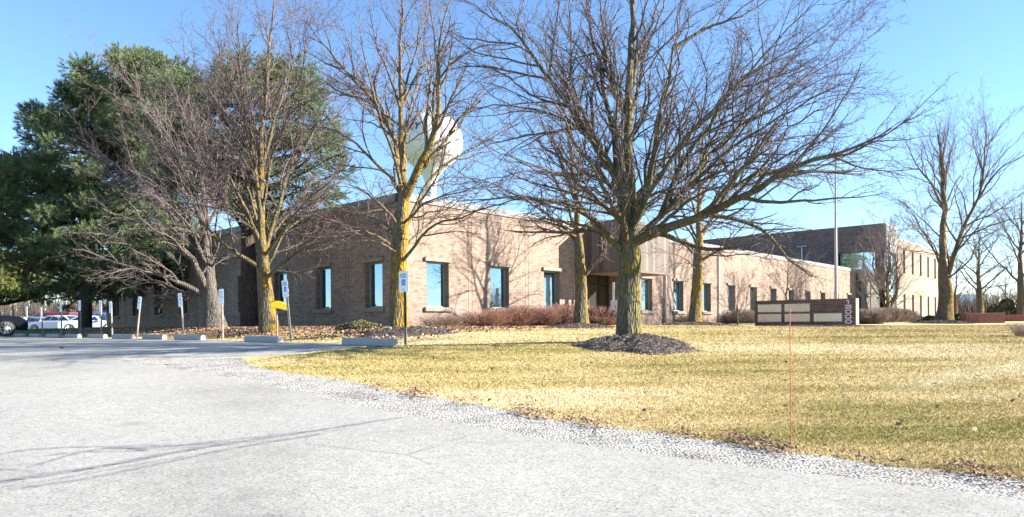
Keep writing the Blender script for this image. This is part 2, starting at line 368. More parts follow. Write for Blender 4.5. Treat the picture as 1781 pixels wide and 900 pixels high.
def sheet(name, mat, poly, xs, ys, off, jitter=0.0, jscale=1.0):
    """poly=None: whole grid"""
    if poly is None:
        X, Y = np.meshgrid(xs, ys); Z = height(X, Y)+off
        n, mm = X.shape; idx = np.arange(n*mm).reshape(n, mm)
        Fc = np.stack([idx[:-1, :-1], idx[:-1, 1:], idx[1:, 1:], idx[1:, :-1]], -1).reshape(-1, 4)
        return mesh_np(name, np.stack([X, Y, Z], -1), Fc, mat, smooth=True)
    pts = []; B = []
    n = len(poly)
    for i in range(n):
        a = Vector(poly[i]); b = Vector(poly[(i+1) % n]); mid = (a+b)/2
        st = .12 if (abs(mid.y) < 16 and abs(mid.x) < 9) else 1.5
        if (b-a).length > 40: st = 6
        k = max(1, int((b-a).length/st))
        nrm = Vector((-(b-a).y, (b-a).x)).normalized()
        for j in range(k):
            q = a.lerp(b, j/k)
            if jitter and j: q = q+nrm*(RNG.normal()*jitter*.5+math.sin(q.x*2.1*jscale)*jitter+math.sin(q.x*5.3*jscale+q.y*3)*jitter*.7)
            B.append(q)
    X, Y = np.meshgrid(xs, ys); X = X.ravel(); Y = Y.ravel(); ok = inside([tuple(b) for b in B], X, Y)
    inner = [Vector((float(a), float(b))) for a, b in zip(X[ok], Y[ok])]
    nb = len(B); edges = [(i, (i+1) % nb) for i in range(nb)]
    vo, eo, fo, *_ = delaunay_2d_cdt(B+inner, [], [list(range(nb))], 1, 1e-4)
    V = np.array([(v.x, v.y) for v in vo]); Z = height(V[:, 0], V[:, 1])+off
    V3 = np.column_stack([V, Z]); fo = [f for f in fo if len(f) == 3]; fa = np.array(fo)
    ee = np.sort(np.concatenate([fa[:, [0, 1]], fa[:, [1, 2]], fa[:, [2, 0]]]), 1); ue, ct = np.unique(ee, axis=0, return_counts=True); be = ue[ct == 1]
    nv = len(V3); hi_v = V3.copy(); low_v = V3.copy(); low_v[:, 2] -= .06; V3 = np.concatenate([V3, hi_v, low_v]); be = be+nv
    sk = np.concatenate([np.stack([be[:, 0], be[:, 1], be[:, 1]+nv], 1), np.stack([be[:, 0], be[:, 1]+nv, be[:, 0]+nv], 1)])
    me = mesh_np(name, V3, np.concatenate([fa, sk]), mat, smooth=False); return me
gx = axis([(-2500, -300, 200), (-300, -80, 20), (-80, -14, 1.5), (-14, 22, .35), (22, 90, 1.7), (90, 300, 20), (300, 2500, 200)])
gy = axis([(-300, -20, 20), (-20, 2, 1.5), (2, 36, .35), (36, 90, 1.3), (90, 300, 15), (300, 3500, 200)])
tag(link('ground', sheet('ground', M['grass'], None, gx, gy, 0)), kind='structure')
lawn_low = [(425,627),(452,640),(500,650),(548,656),(600,663),(650,673),(700,685),(760,692),(821,703),(890,717),(964,732),(1030,741),(1097,749),(1170,758),(1240,768),(1310,777),(1376,786),(1440,795),(1504,806),(1580,816),(1660,824),(1781,838)]
lawn_up = [(425,627),(470,621),(526,616),(560,611),(595,607),(640,604),(690,602)]
asp = [(150,624),(212,631),(280,640),(354,651),(430,665),(511,682),(590,700),(668,717),(700,723),(770,736),(851,749),(930,763),(1002,775),(1080,786),(1153,796),(1240,808),(1320,817),(1391,826),(1480,835),(1580,848),(1680,861),(1781,875)]
low = [unproj(*p) for p in lawn_low]; up = [unproj(*p) for p in lawn_up]
aw = [unproj(*p) for p in asp]
def ext(p, q, d): a = np.array(q)-np.array(p); a /= np.linalg.norm(a); return tuple(np.array(q)+a*d)
low_ext = low+[ext(low[-2], low[-1], 60)]; aw_ext = aw+[ext(aw[-2], aw[-1], 60)]
# paved area: drive + parking rows (one continuous sheet), bounded by lawn tip, kerb row line and far lot
row_u = 9.25
pav = [(-90, -25), aw_ext[-1] if False else (70, -25)]
pav = [(-90, -25), (62, -25)]+aw_ext[::-1]
tipside = up[::-1]
pav2 = pav[:-0 or None]
v_first = 11.15
lot_line = [uv2(8.3, v_first), uv2(row_u, v_first+.3), uv2(row_u, 57.5), uv2(40, 57.5), uv2(40, 120), uv2(-60, 120)]
road_poly = [(-90, -25), (62, -25)]+aw_ext[::-1]+[unproj(120, 622)]
road_poly = [p for p in road_poly]
# asphalt = everything left of gravel, up the lot
asph_poly = [(-90, -25), (62, -25)]+aw_ext[::-1]+[unproj(230, 622.5), unproj(330, 622), unproj(425, 620)]+up[2:]+lot_line+[(-90, 60)]
def near_axes(): return axis([(-90, -20, 3), (-20, -8, .9), (-8, 12, .3), (12, 63, 3)]), axis([(-25, 2, 2.5), (2, 30, .3), (30, 130, 3)])
ax_, ay_ = near_axes()
tag(link('asphalt_drive', sheet('asphalt_drive', M['asphalt'], asph_poly, ax_, ay_, .016)), kind='structure')
grav_poly = low_ext[::-1]+[unproj(400, 622), unproj(330, 626), unproj(200, 624)]+aw_ext
gxx, gyy = axis([(-12, 14, .3), (14, 63, 3)]), axis([(-25, 2, 3), (2, 14, .3)])
g_poly = low_ext+[(x*1.0+0.0, y-0.12) for x, y in aw_ext[::-1]]+[unproj(230, 623.3), unproj(330, 623), unproj(420, 622)]
tag(link('gravel_shoulder', sheet('gravel_shoulder', M['gravel'], g_poly, gxx, gyy, .008, .035)), kind='structure')
# bluish tyre scuffs on the drive
m = newmat('tyre_scuff', (.20, .20, .225), .9); t = NT(m)
tb = t.n('ShaderNodeBsdfTransparent'); mxs = t.n('ShaderNodeMixShader')
n_ = t.noise(t.mapv(t.pos(), (1, 3, 1)), 9, 6, .8)
e_ = t.math('MULTIPLY', t.ramp(n_, [(.40, 0.0), (.64, 1.0)]), t.ramp(t.attr('edge'), [(0, 0.0), (1, .72)]))
out = t.t.nodes['Material Output']; t.l(e_, mxs.inputs[0]); t.l(tb.outputs[0], mxs.inputs[1]); t.l(t.b.outputs[0], mxs.inputs[2]); t.l(mxs.outputs[0], out.inputs[0])
M['scuff'] = m
def ribbon(pxs, w0, w1, name='tire_scuff'):
    P = [np.array(unproj(*p)) for p in pxs]; Q = []
    for i in range(len(P)-1):
        p0 = P[max(i-1, 0)]; p1 = P[i]; p2 = P[i+1]; p3 = P[min(i+2, len(P)-1)]
        for t_ in np.linspace(0, 1, 14, endpoint=False):
            Q.append(.5*((2*p1)+(-p0+p2)*t_+(2*p0-5*p1+4*p2-p3)*t_**2+(-p0+3*p1-3*p2+p3)*t_**3))
    Q.append(P[-1]); Q = np.array(Q); T = np.gradient(Q, axis=0); T /= np.linalg.norm(T, axis=1)[:, None]; N = np.column_stack([-T[:, 1], T[:, 0]])
    n = len(Q); w = np.linspace(w0, w1, n)[:, None]*1.25; V = []; A = []
    for k, e in ((-1, 0), (-.4, 1), (.4, 1), (1, 0)):
        q = Q+N*w*k; V.append(np.column_stack([q, height(q[:, 0], q[:, 1])+.021])); fade = np.clip(np.minimum(np.arange(n), np.arange(n)[::-1])/8, 0, 1); A.append(fade*e)
    idx = np.arange(4*n).reshape(4, n)
    Fc = np.concatenate([np.stack([idx[k, :-1], idx[k, 1:], idx[k+1, 1:], idx[k+1, :-1]], -1) for k in range(3)])
    return np.concatenate(V), Fc, np.concatenate(A)
parts = [ribbon(*a) for a in [
    ([(-30,853),(60,832),(160,818),(280,795),(400,775),(520,758),(640,738),(715,728)], .055, .035),
    ([(-30,862),(80,848),(190,830),(300,806),(440,778),(540,762),(600,749)], .04, .03),
    ([(-30,803),(30,789),(90,784),(160,781),(230,784),(262,792)], .035, .03),
    ([(-30,820),(30,822),(66,826)], .03, .02), ([(40,822),(90,806),(150,790),(230,780),(330,778),(420,772)], .03, .03),
    ([(170,784),(260,783),(340,776),(430,766),(560,752)], .045, .03), ([(-30,846),(80,832),(200,812),(320,790),(460,766),(600,746),(700,731)], .02, .015), ([(-30,858),(90,840),(230,815),(380,789),(520,766)], .018, .012), ([(60,800),(140,791),(230,789),(320,783),(420,776),(540,763)], .02, .015), ([(-30,842),(50,838),(150,822),(262,802),(360,782)], .025, .02)]]
vs, fs, aa = [], [], []; o_ = 0
for i, (v_, f_, a_) in enumerate(parts):
    me = mesh_np('tyre_scuff', v_+np.array([0, 0, .004*(i+1)*.25]), f_, M['scuff'], {'edge': a_}); tag(link('tyre_scuff', me), kind='structure')

# ------------------------------------------------------------------ scatter
def blades(name, n, region_fn, zr, mat, h=(.02, .05), wk=.00055):
    u_ = RNG.random(n); Y = zr[0]*(zr[1]/zr[0])**u_
    X = (RNG.random(n)*1.7-.85)*Y
    ok = region_fn(X, Y); X = X[ok]; Y = Y[ok]; n = len(X)
    Z = height(X, Y); hh = RNG.uniform(*h, n)*np.where(RNG.random(n) < .1, 1.5, 1); w = np.maximum(.0025, wk*Y)*RNG.uniform(.7, 1.3, n)
    a = RNG.random(n)*2*np.pi; lean = RNG.random(n)**.6*1.5; la = RNG.random(n)*2*np.pi
    P = np.column_stack([X, Y, Z-.004]); D = np.column_stack([np.cos(a), np.sin(a), 0*a])*w[:, None]
    tip = P+np.column_stack([np.cos(la)*lean, np.sin(la)*lean, np.ones(n)])*hh[:, None]*np.array([1, 1, 1])
    V = np.stack([P-D, P+D, tip], 1).reshape(-1, 3); Fc = np.arange(3*n).reshape(n, 3)
    me = mesh_np(name, V, Fc, mat, {'rnd': np.repeat(RNG.random(n), 3)}); return link(name, me)
lawn_poly = low_ext+[(62, 60), uv2(16.8, 21), uv2(16.8, 57), uv2(9.4, 57), uv2(9.4, v_first+.3), uv2(8.4, v_first)]+up[::-1][1:-1]
L_in = lambda X, Y: inside(lawn_poly, X, Y)
noiseedge = lambda X, Y: inside(lawn_poly, X+np.sin(Y*9)*.05, Y+.06+.05*np.sin(X*7)+.04*np.sin(X*17))
tag(blades('lawn_grass', 760000, lambda X, Y: noiseedge(X, Y), (4.2, 34), M['blade'], (.012, .030)), 'dormant straw and olive lawn grass sloping up to the building', 'grass', kind='stuff')
def quads(name, X, Y, Z, size, mat, flat=.5, asp=.6, rnd=None):
    n = len(X); a = RNG.normal(size=(n, 3)); a[:, 2] *= flat; a /= np.linalg.norm(a, axis=1)[:, None]
    b = RNG.normal(size=(n, 3)); b[:, 2] *= flat; b -= a*(a*b).sum(1)[:, None]; b /= np.linalg.norm(b, axis=1)[:, None]
    c = np.cross(a, b)
    P = np.column_stack([X, Y, Z]); s = size[:, None]
    V = np.stack([P-a*s, P-b*s*asp+c*s*.2, P+a*s, P+b*s*asp+c*s*.25], 1).reshape(-1, 3)
    return mesh_np(name, V, np.arange(4*n).reshape(n, 4), mat, {'rnd': np.repeat(RNG.random(n) if rnd is None else rnd, 4)})
# fallen leaves: under the trees along the left wing, along the shoulder, sparse on the lawn
n = 62000; u_ = RNG.uniform(9.5, 16.9, n); v_ = RNG.uniform(11, 44, n)
keep = RNG.random(n) < np.clip(.35+.4*np.abs(np.sin(v_*.9)+np.sin(u_*1.7+v_*.4)), 0, 1)*sm(u_, 9.3, 10.8)*(1-sm(v_, 36, 44))*sm(v_, 12, 17)
P = UR[None]*u_[keep, None]+UL[None]*v_[keep, None]; LX, LY = [P[:, 0]], [P[:, 1]]; LS = [RNG.uniform(.025, .055, keep.sum())]
NL = 9000; ii = RNG.integers(4, len(low)-1, NL); tt = RNG.random(NL); lowa = np.array(low)
q = lowa[ii]*(1-tt[:, None])+lowa[np.minimum(ii+1, len(low)-1)]*tt[:, None]+np.column_stack([RNG.normal(0, .12, NL), RNG.normal(0, .16, NL)])
q = q[(np.sin(q[:, 0]*4)+np.sin(q[:, 0]*9.7)+RNG.normal(0, 1.0, len(q))) > .9]
LX.append(q[:, 0]); LY.append(q[:, 1]); LS.append(RNG.uniform(.006, .022, len(q)))
n = 420; Y = 5*(6.0)**RNG.random(n); X = RNG.uniform(-.6, .8, n)*Y; ok = L_in(X, Y); LX.append(X[ok]); LY.append(Y[ok]); LS.append(RNG.uniform(.02, .04, ok.sum()))
for p, s in (((570, 633), .055), ((533, 661), .045), ((632, 694), .04), ((654, 705), .045), ((108, 610), .06), ((160, 612), .06), ((290, 640), .05), ((1643, 806), .045), ((1303, 747), .04), ((1358, 737), .03), ((1568, 742), .035), ((1696, 757), .035)):
    a = unproj(*p); LX.append(np.array([a[0]])); LY.append(np.array([a[1]])); LS.append(np.array([s]))
LX, LY, LS = map(np.concatenate, (LX, LY, LS))
tag(link('fallen_leaves', quads('fallen_leaves', LX, LY, height(LX, LY)+.045+LS*.3, LS, M['leaf'], .35)), 'brown dry leaves scattered over lawn and shoulder', 'leaves', kind='stuff')
# pebbles on the shoulder
n = 60000; Y = 3.6*(3.3)**RNG.random(n); X = RNG.uniform(-.8, .9, n)*Y; ok = inside(g_poly, X, Y+.10*np.abs(RNG.normal(size=n))*np.sign(RNG.normal(size=n))); X, Y = X[ok], Y[ok]; n = len(X)
s = RNG.uniform(.003, .0072, n); base = np.array([[1, 0, -.3], [-.5, .87, -.3], [-.5, -.87, -.3], [0, 0, .45]])
V = base[None]*s[:, None, None]*RNG.uniform(.7, 1.3, (n, 4, 3)); an = RNG.random(n)*6.28; ca, sa = np.cos(an), np.sin(an)
V = np.stack([V[..., 0]*ca[:, None]-V[..., 1]*sa[:, None], V[..., 0]*sa[:, None]+V[..., 1]*ca[:, None], V[..., 2]], -1)+np.stack([X, Y, height(X, Y)+.014], -1)[:, None]
fb = np.array([[0, 1, 3], [1, 2, 3], [2, 0, 3]]); Fc = (fb[None]+4*np.arange(n)[:, None, None]).reshape(-1, 3)
tag(link('shoulder_pebbles', mesh_np('pebbles', V, Fc, M['peb'], {'rnd': np.repeat(RNG.random(n), 4)})), 'loose crushed limestone along the drive edge', 'gravel', kind='stuff')

# ------------------------------------------------------------------ branching engine
def frames(P):
    T = np.gradient(P, axis=1); T /= np.linalg.norm(T, axis=2, keepdims=True)+1e-9
    ref = np.where(np.abs(T[..., 2:3]) < .9, np.array([0, 0, 1.0]), np.array([1.0, 0, 0]))
    A = np.cross(T, ref); A /= np.linalg.norm(A, axis=2, keepdims=True)+1e-9
    # keep ring orientation steady along each branch
    for i in range(1, P.shape[1]):
        a = A[:, i-1]-T[:, i]*(A[:, i-1]*T[:, i]).sum(1, keepdims=True); A[:, i] = a/(np.linalg.norm(a, axis=1, keepdims=True)+1e-9)
    return T, A, np.cross(T, A)
def tubes(P, R, seg, wob=0):
    T, A, B = frames(P); b, n, _ = P.shape
    th = 2*np.pi*np.arange(seg)/seg
    rr = R[..., None]*np.ones(seg)
    if wob: rr = rr*(1+wob*np.sin(3*th+P[:, :, 2:3]*1.3)+wob*.7*np.sin(5*th+1+P[:, :, 2:3]*.7))
    V = P[:, :, None]+(A[:, :, None]*np.cos(th)[:, None]+B[:, :, None]*np.sin(th)[:, None])*rr[..., None]
    idx = np.arange(b*n*seg).reshape(b, n, seg); r = np.roll(idx, -1, 2)
    Fc = np.stack([idx[:, :-1], r[:, :-1], r[:, 1:], idx[:, 1:]], -1).reshape(-1, 4)
    return V.reshape(-1, 3), Fc, np.repeat(R.ravel(), seg)
class Geo:
    def __init__(s): s.V = []; s.F = []; s.R = []; s.n = 0
    def add(s, V, Fc, R): s.V.append(V); s.F.append(Fc+s.n); s.R.append(R); s.n += len(V)
    def mesh(s, name, mat, origin):
        return mesh_np(name, np.concatenate(s.V)-np.array(origin), np.concatenate(s.F), mat, {'rad': np.concatenate(s.R)}, True)
def resample(P, n):
    P = np.array(P, float); Q = []
    for i in range(len(P)-1):
        p0 = P[max(i-1, 0)]; p1 = P[i]; p2 = P[i+1]; p3 = P[min(i+2, len(P)-1)]
        for t_ in np.linspace(0, 1, 8, endpoint=False): Q.append(.5*((2*p1)+(-p0+p2)*t_+(2*p0-5*p1+4*p2-p3)*t_**2+(-p0+3*p1-3*p2+p3)*t_**3))
    Q.append(P[-1]); Q = np.array(Q); d = np.r_[0, np.cumsum(np.linalg.norm(np.diff(Q, axis=0), axis=1))]
    s = np.linspace(0, d[-1], n); return np.column_stack([np.interp(s, d, Q[:, k]) for k in range(3)])
def interp_br(P, R, b, t):
    n = P.shape[1]; f = t*(n-1); i = np.minimum(f.astype(int), n-2); w = (f-i)[:, None]
    p = P[b, i]*(1-w)+P[b, i+1]*w; d = P[b, i+1]-P[b, i]; d /= np.linalg.norm(d, axis=1, keepdims=True)+1e-9
    return p, d, R[b, i]*(1-w[:, 0])+R[b, i+1]*w[:, 0]
def spawn(rng, P, R, spacing, lenk, tmin, ang, maxlen, minlen, N, wob, up, rk=.5, rmin=.002, center=None, outk=0., flat=0., thin=.026):
    L = np.linalg.norm(np.diff(P, axis=1), axis=2).sum(1)
    cnt = np.maximum(1, (L*(1-tmin)/spacing+rng.random(len(L))).astype(int))
    b = np.repeat(np.arange(len(L)), cnt); k = np.concatenate([np.arange(c) for c in cnt]) if len(cnt) < 200000 else None
    t = tmin+(1-tmin)*np.clip((k+.3+rng.uniform(-.35, .45, len(b)))/cnt[b], 0, 1)**.9
    p, d, r = interp_br(P, R, b, np.clip(t, 0, .999))
    # azimuth around the parent axis: two ranks mostly, opposite habit
    az = (k % 2)*np.pi+(k//2)*1.57+rng.normal(0, .55, len(b))+b*2.4
    ref = np.where(np.abs(d[:, 2:3]) < .95, np.array([0, 0, 1.0]), np.array([1.0, 0, 0])); A = np.cross(d, ref); A /= np.linalg.norm(A, axis=1, keepdims=True); B = np.cross(A, d)
    side = A*np.cos(az)[:, None]+B*(np.sin(az)*(1-flat))[:, None]
    a = np.radians(rng.uniform(*ang, len(b)))[:, None]*(1-.35*t[:, None])
    D = d*np.cos(a)+side*np.sin(a); ln0 = L[b]*lenk*(1-.62*t)
    if center is not None: o = p-center; o /= np.linalg.norm(o, axis=1, keepdims=True)+1e-6; D = D+o*outk
    D[:, 2] += up; D[:, 2] = np.where((ln0 > .9) & (D[:, 2] < -.12), -.12*rng.random(len(b)), D[:, 2]); D /= np.linalg.norm(D, axis=1, keepdims=True)
    ln = np.clip(L[b]*lenk*(1-.62*t)*rng.uniform(.6, 1.25, len(b)), minlen, maxlen)
    r0 = np.maximum(np.minimum(r*rk, r*.9), rmin)
    r0 = np.minimum(r0, ln*thin+rmin)
    Q = np.empty((len(b), N+1, 3)); Q[:, 0] = p; step = (ln/N)[:, None]; cur = p.copy()
    for i in range(1, N+1):
        D = D+rng.normal(0, wob, D.shape); D[:, 2] += up*.35; D /= np.linalg.norm(D, axis=1, keepdims=True)
        cur = cur+D*step; Q[:, i] = cur
    RR = r0[:, None]*(1-np.linspace(0, 1, N+1)*.72)[None]
    RR = np.maximum(RR, rmin*.6)
    return Q, RR
def add_limb(limbs, pts, r0, r1, N=12): limbs.append((resample(pts, N+1), np.linspace(1, 0, N+1)**.8*(r0-r1)+r1))
def bare_tree(name, label, cat, trunk, tr, limbs, mat, seed, levels, base=None, group=None, parent_scale=1, center=None, gen=0, trunkname='trunk', up=.05, flare=1.35, rmin=.0034, drop=0.):
    """trunk: list of 3D pts with radii tr; limbs: list of (pts, r0). levels: spawn specs"""
    rng = np.random.default_rng(seed)
    base = Vector(trunk[0]) if base is None else base
    root = empty(name, base, 0, label, cat, group)
    NT_ = 28; TP = resample(trunk, NT_); ar = np.r_[0, np.cumsum(np.linalg.norm(np.diff(np.array(trunk), axis=0), axis=1))]; tr = list(tr)+[tr[-1]*.6]*max(0, len(trunk)-len(tr)); TR = np.interp(np.linspace(0, 1, NT_), ar/ar[-1], tr[:len(trunk)])
    hgt = TP[:, 2]-TP[0, 2]; TR = TR*(1+(flare-1)*np.exp(-hgt/.28)); TP[0, 2] -= .15
    wv = np.cumsum(rng.normal(0, .022, (NT_, 3)), 0)*np.array([1, 1, .2]); TP += (wv-wv[0])*np.clip((np.arange(NT_)-6)/8, 0, 1)[:, None]; TP[2:-2] += rng.normal(0, tr[0]*.04, (NT_-4, 3))*np.array([1, 1, .2])
    g = Geo(); g.add(*tubes(TP[None], TR[None], 20, .055))
    c = TP[-1] if center is None else np.array(center)
    LB = []; LR = []
    N = 14
    for pts, r0 in limbs:
        q = resample(pts, N+1); n = len(q); q[2:] += np.cumsum(rng.normal(0, .045*np.linalg.norm(q[-1]-q[0])/6, (n-2, 3)), 0)
        cand = np.concatenate([TP[2:]]+[x_[2:-2] for x_ in LB]); near = cand[np.argmin(np.linalg.norm(cand-q[0], axis=1))]
        q += (near-q[0])*((1-np.linspace(0, 1, n))**1.6)[:, None]
        LB.append(q); LR.append(np.maximum(r0*(1-np.linspace(0, 1, N+1)**.85*.93), .006))
    cg = Geo()
    if gen:                                  # extra limbs from the trunk
        Q, RR = spawn(rng, TP[None, int(NT_*.4):], TR[None, int(NT_*.4):], **{**dict(spacing=.2, lenk=.9, tmin=.1, ang=(35, 70), maxlen=4, minlen=1, N=N, wob=.1, up=up), **gen})
        LB += list(Q); LR += list(RR)
    k0 = int(NT_*.5); q = resample(TP[k0:], N+1); LB.append(q); LR.append(np.maximum(np.interp(np.linspace(0, 1, N+1), np.linspace(0, 1, NT_-k0), TR[k0:])*.96, .008))
    P = np.array(LB); R = np.array(LR)
    big = R[:, 0] > .045
    cg.add(*tubes(P, R, 10, .03))
    # twigs on the trunk leader too
    for i, lv in enumerate(levels):
        kw = dict(tmin=.12 if i else .1, ang=(30, 62), N=7 if i == 0 else 5 if i == 1 else 4 if i == 2 else 3, wob=.13, up=up, rmin=rmin, center=c, outk=.12)
        kw.update(lv); Q, RR = spawn(rng, P, R, **kw)
        cg.add(*tubes(Q, RR, 6 if i == 0 else 4 if i == 1 else 3))
        P, R = Q, RR
    o = link(trunkname, g.mesh(trunkname, mat, base), root); o2 = link('crown', cg.mesh('crown', mat, base), root)
    return root
def L3(pts, Y0):                             # (px,py,dY) -> 3D list
    return [tuple(at(p[0], p[1], Y0+(p[2] if len(p) > 2 else 0))) for p in pts]
STD = lambda s=1.0, q=1.0: [dict(spacing=.38*s*q, lenk=.62, maxlen=2.7*s, minlen=.7*s, ang=(28, 52), wob=.15, N=9, rk=.62, outk=.2, thin=.034), dict(spacing=.21*s*q, lenk=.5, maxlen=1.15*s, minlen=.3*s, ang=(30, 60), wob=.2, N=7, rk=.6, outk=.25, thin=.022), dict(spacing=.13*s, lenk=.47, maxlen=.44*s, minlen=.12*s, ang=(35, 70), wob=.26, rk=.6, outk=.15), dict(spacing=.085*s, lenk=.42, maxlen=.15*s, minlen=.05*s, ang=(40, 80), wob=.3)]

# ------------------------------------------------------------------ buildings
def P2(o, d, s, n, off, z): return (o[0]+d[0]*s+n[0]*off, o[1]+d[1]*s+n[1]*off, z)
def facade(mb, o, d, n, s0, s1, z0, z1, holes, flip=False):
    """skin with openings; holes (a,b,c,d,depth,closed). n = outward"""
    ss = sorted({s0, s1, *[h[0] for h in holes], *[h[1] for h in holes]}); zs = sorted({z0, z1, *[h[2] for h in holes], *[h[3] for h in holes]})
    ss = [s for s in ss if s0 <= s <= s1]; zs = [z for z in zs if z0 <= z <= z1]
    def q(a, b, c, e, off):
        mb.quad(P2(o, d, a, n, off, c), P2(o, d, b, n, off, c), P2(o, d, b, n, off, e), P2(o, d, a, n, off, e), ((a, c), (b, c), (b, e), (a, e)))
    for i in range(len(ss)-1):
        run = None
        for j in range(len(zs)-1):
            ms = (ss[i]+ss[i+1])/2; mz = (zs[j]+zs[j+1])/2
            if not any(h[0] < ms < h[1] and h[2] < mz < h[3] for h in holes): q(ss[i], ss[i+1], zs[j], zs[j+1], 0)
    for a, b, c, e, dp, cl in holes:
        if cl: q(a, b, c, e, -dp)
        for s in (a, b): mb.quad(P2(o, d, s, n, 0, c), P2(o, d, s, n, -dp, c), P2(o, d, s, n, -dp, e), P2(o, d, s, n, 0, e), ((0, c), (dp, c), (dp, e), (0, e)))
        for z in (c, e): mb.quad(P2(o, d, a, n, 0, z), P2(o, d, b, n, 0, z), P2(o, d, b, n, -dp, z), P2(o, d, a, n, -dp, z), ((a, 0), (b, 0), (b, dp), (a, dp)))
def obox(mb, o, d, n, s0, s1, f0, f1, z0, z1):      # box in facade frame
    P = [P2(o, d, s, n, f, z) for z in (z0, z1) for f in (f0, f1) for s in (s0, s1)]
    U = [(s, z) if True else 0 for z in (z0, z1) for f in (f0, f1) for s in (s0, s1)]; W = [(f, z) for z in (z0, z1) for f in (f0, f1) for s in (s0, s1)]; T = [(s, f) for z in (z0, z1) for f in (f0, f1) for s in (s0, s1)]
    for q, uu in (((0, 2, 3, 1), T), ((4, 5, 7, 6), T), ((0, 1, 5, 4), U), ((1, 3, 7, 5), W), ((3, 2, 6, 7), U), ((2, 0, 4, 6), W)):
        mb.quad(*[P[i] for i in q], [uu[i] for i in q])
BAY = 3.66; HB = 5.2
nR = -UL; nL = -UR
bld = empty('office_building', (float(K[0]), float(K[1]), 0), 0, 'long single storey tan brick office building with tall narrow windows', 'building')
def rel(o): o.parent = bld; o.matrix_parent_inverse = Matrix.Translation(-bld.location); return o
def wchild(mb, name, mat, parent=None, **kw):
    o = mb.build(name, mat, **kw); p = parent or bld; o.parent = p
    o.matrix_parent_inverse = Matrix.Translation(-bld.location) if (p == bld) else Matrix.Identity(4)
    return o
def window(o, d, n, s0, s1, z0, z1, root, org, mirror=False, lint=True, depth=.24, mats=('frame', 'glass')):
    """frame + pane + lintel + sill in world coordinates, parented to root"""
    fb = MB(); f = .06
    for a, b, c, e in ((s0, s0+f, z0, z1), (s1-f*1.8, s1, z0, z1), (s0+f, s1-f*1.8, z1-f, z1), (s0+f, s1-f*1.8, z0, z0+f)): obox(fb, o, d, n, a, b, -depth-.05, -depth+.03, c, e)
    w = fb.build('window', M[mats[0]]); w.parent = root; w.matrix_parent_inverse = Matrix.Translation(-Vector(org))
    def sub(mb, name, mat, **k):
        x = mb.build(name, mat, **k); x.parent = w; return x
    g = MB(); obox(g, o, d, n, s0+f, s1-f*1.8, -depth-.03, -depth-.01, z0+f, z1-f); sub(g, 'pane', M[mats[1]])
    if lint:
        g = MB(); obox(g, o, d, n, s0-.13, s1+.10, -.03, .11, z1, z1+.16); sub(g, 'lintel', M['stone'], bevel=.012)
        g = MB(); obox(g, o, d, n, s0-.15, s1+.12, -.22, .12, z0-.17, z0-.002); sub(g, 'sill', M['stone'], bevel=.012)
    return w
def t_of(px): return BAY*((1e3/(2000-px)-.7692)/.078)
WZ0, WZ1 = .78, 2.62
# sunlit wing along UR
rw = [(i+.5)*BAY for i in range(3)]+[(4.86+i)*BAY for i in range(11)]
LEN_R = 56.4; LEN_L = 9*BAY
joints = [i*BAY for i in range(1, 4)]+[(4.35+i)*BAY for i in range(0, 11)]
ENT0, ENT1, ENTH = 11.82, 15.88, 2.9
holesR = [(s-.60, s+.60, WZ0, WZ1, .3, False) for s in rw]+[(ENT0, ENT1, -.3, ENTH, 2.2, False)]
for j in joints:
    for dx in (-.12, .10):
        if not (ENT0-.2 < j+dx < ENT1+.1): holesR.append((j+dx-.012, j+dx+.012, -.3, HB-.62, .03, True))
wb = MB(); facade(wb, K, UR, nR, 0, LEN_R, -.4, HB-.3, holesR); wchild(wb, 'wall', M['brick'])
for s in rw: window(K, UR, nR, s-.60, s+.60, WZ0, WZ1, bld, bld.location)
holesL = [((i+.5)*BAY-.58, (i+.5)*BAY+.58, WZ0, WZ1, .3, False) for i in range(9)]
for i in range(1, 9):
    for dx in (-.11, .11): holesL.append((i*BAY+dx-.014, i*BAY+dx+.014, -.3, HB-.62, .035, True))
wb = MB(); facade(wb, K, UL, nL, 0, LEN_L, -.4, HB-.3, holesL); wchild(wb, 'wall', M['brick'])
for i in range(9): window(K, UL, nL, (i+.5)*BAY-.58, (i+.5)*BAY+.58, WZ0, WZ1, bld, bld.location)
# far side walls
Kl = K+UL*LEN_L; Kr = K+UR*LEN_R; Kb = Kl+UR*LEN_R
wb = MB(); facade(wb, Kl, UR, UL, 0, LEN_R, -.4, HB-.3, []); facade(wb, Kr, UL, UR, 0, LEN_L, -.4, HB-.3, []); wchild(wb, 'wall', M['brick'])
cp = MB()
for o, d, n, L in ((K, UR, nR, LEN_R), (K, UL, nL, LEN_L)):
    obox(cp, o, d, n, -.06 if d is UR else .062, L+.05, -.35, .06, HB-.3, HB)
wchild(cp, 'coping', M['coping'])
rf = MB(); z = HB-.45; rf.quad(*[(p[0], p[1], z) for p in (K, Kr, Kb, Kl)]); wchild(rf, 'roof', M['roof'])
band = MB(); obox(band, K, UR, nR, 0.0, LEN_R, 0.0, .018, HB-.62, HB-.56); wchild(band, 'brick_band', M['brick'])
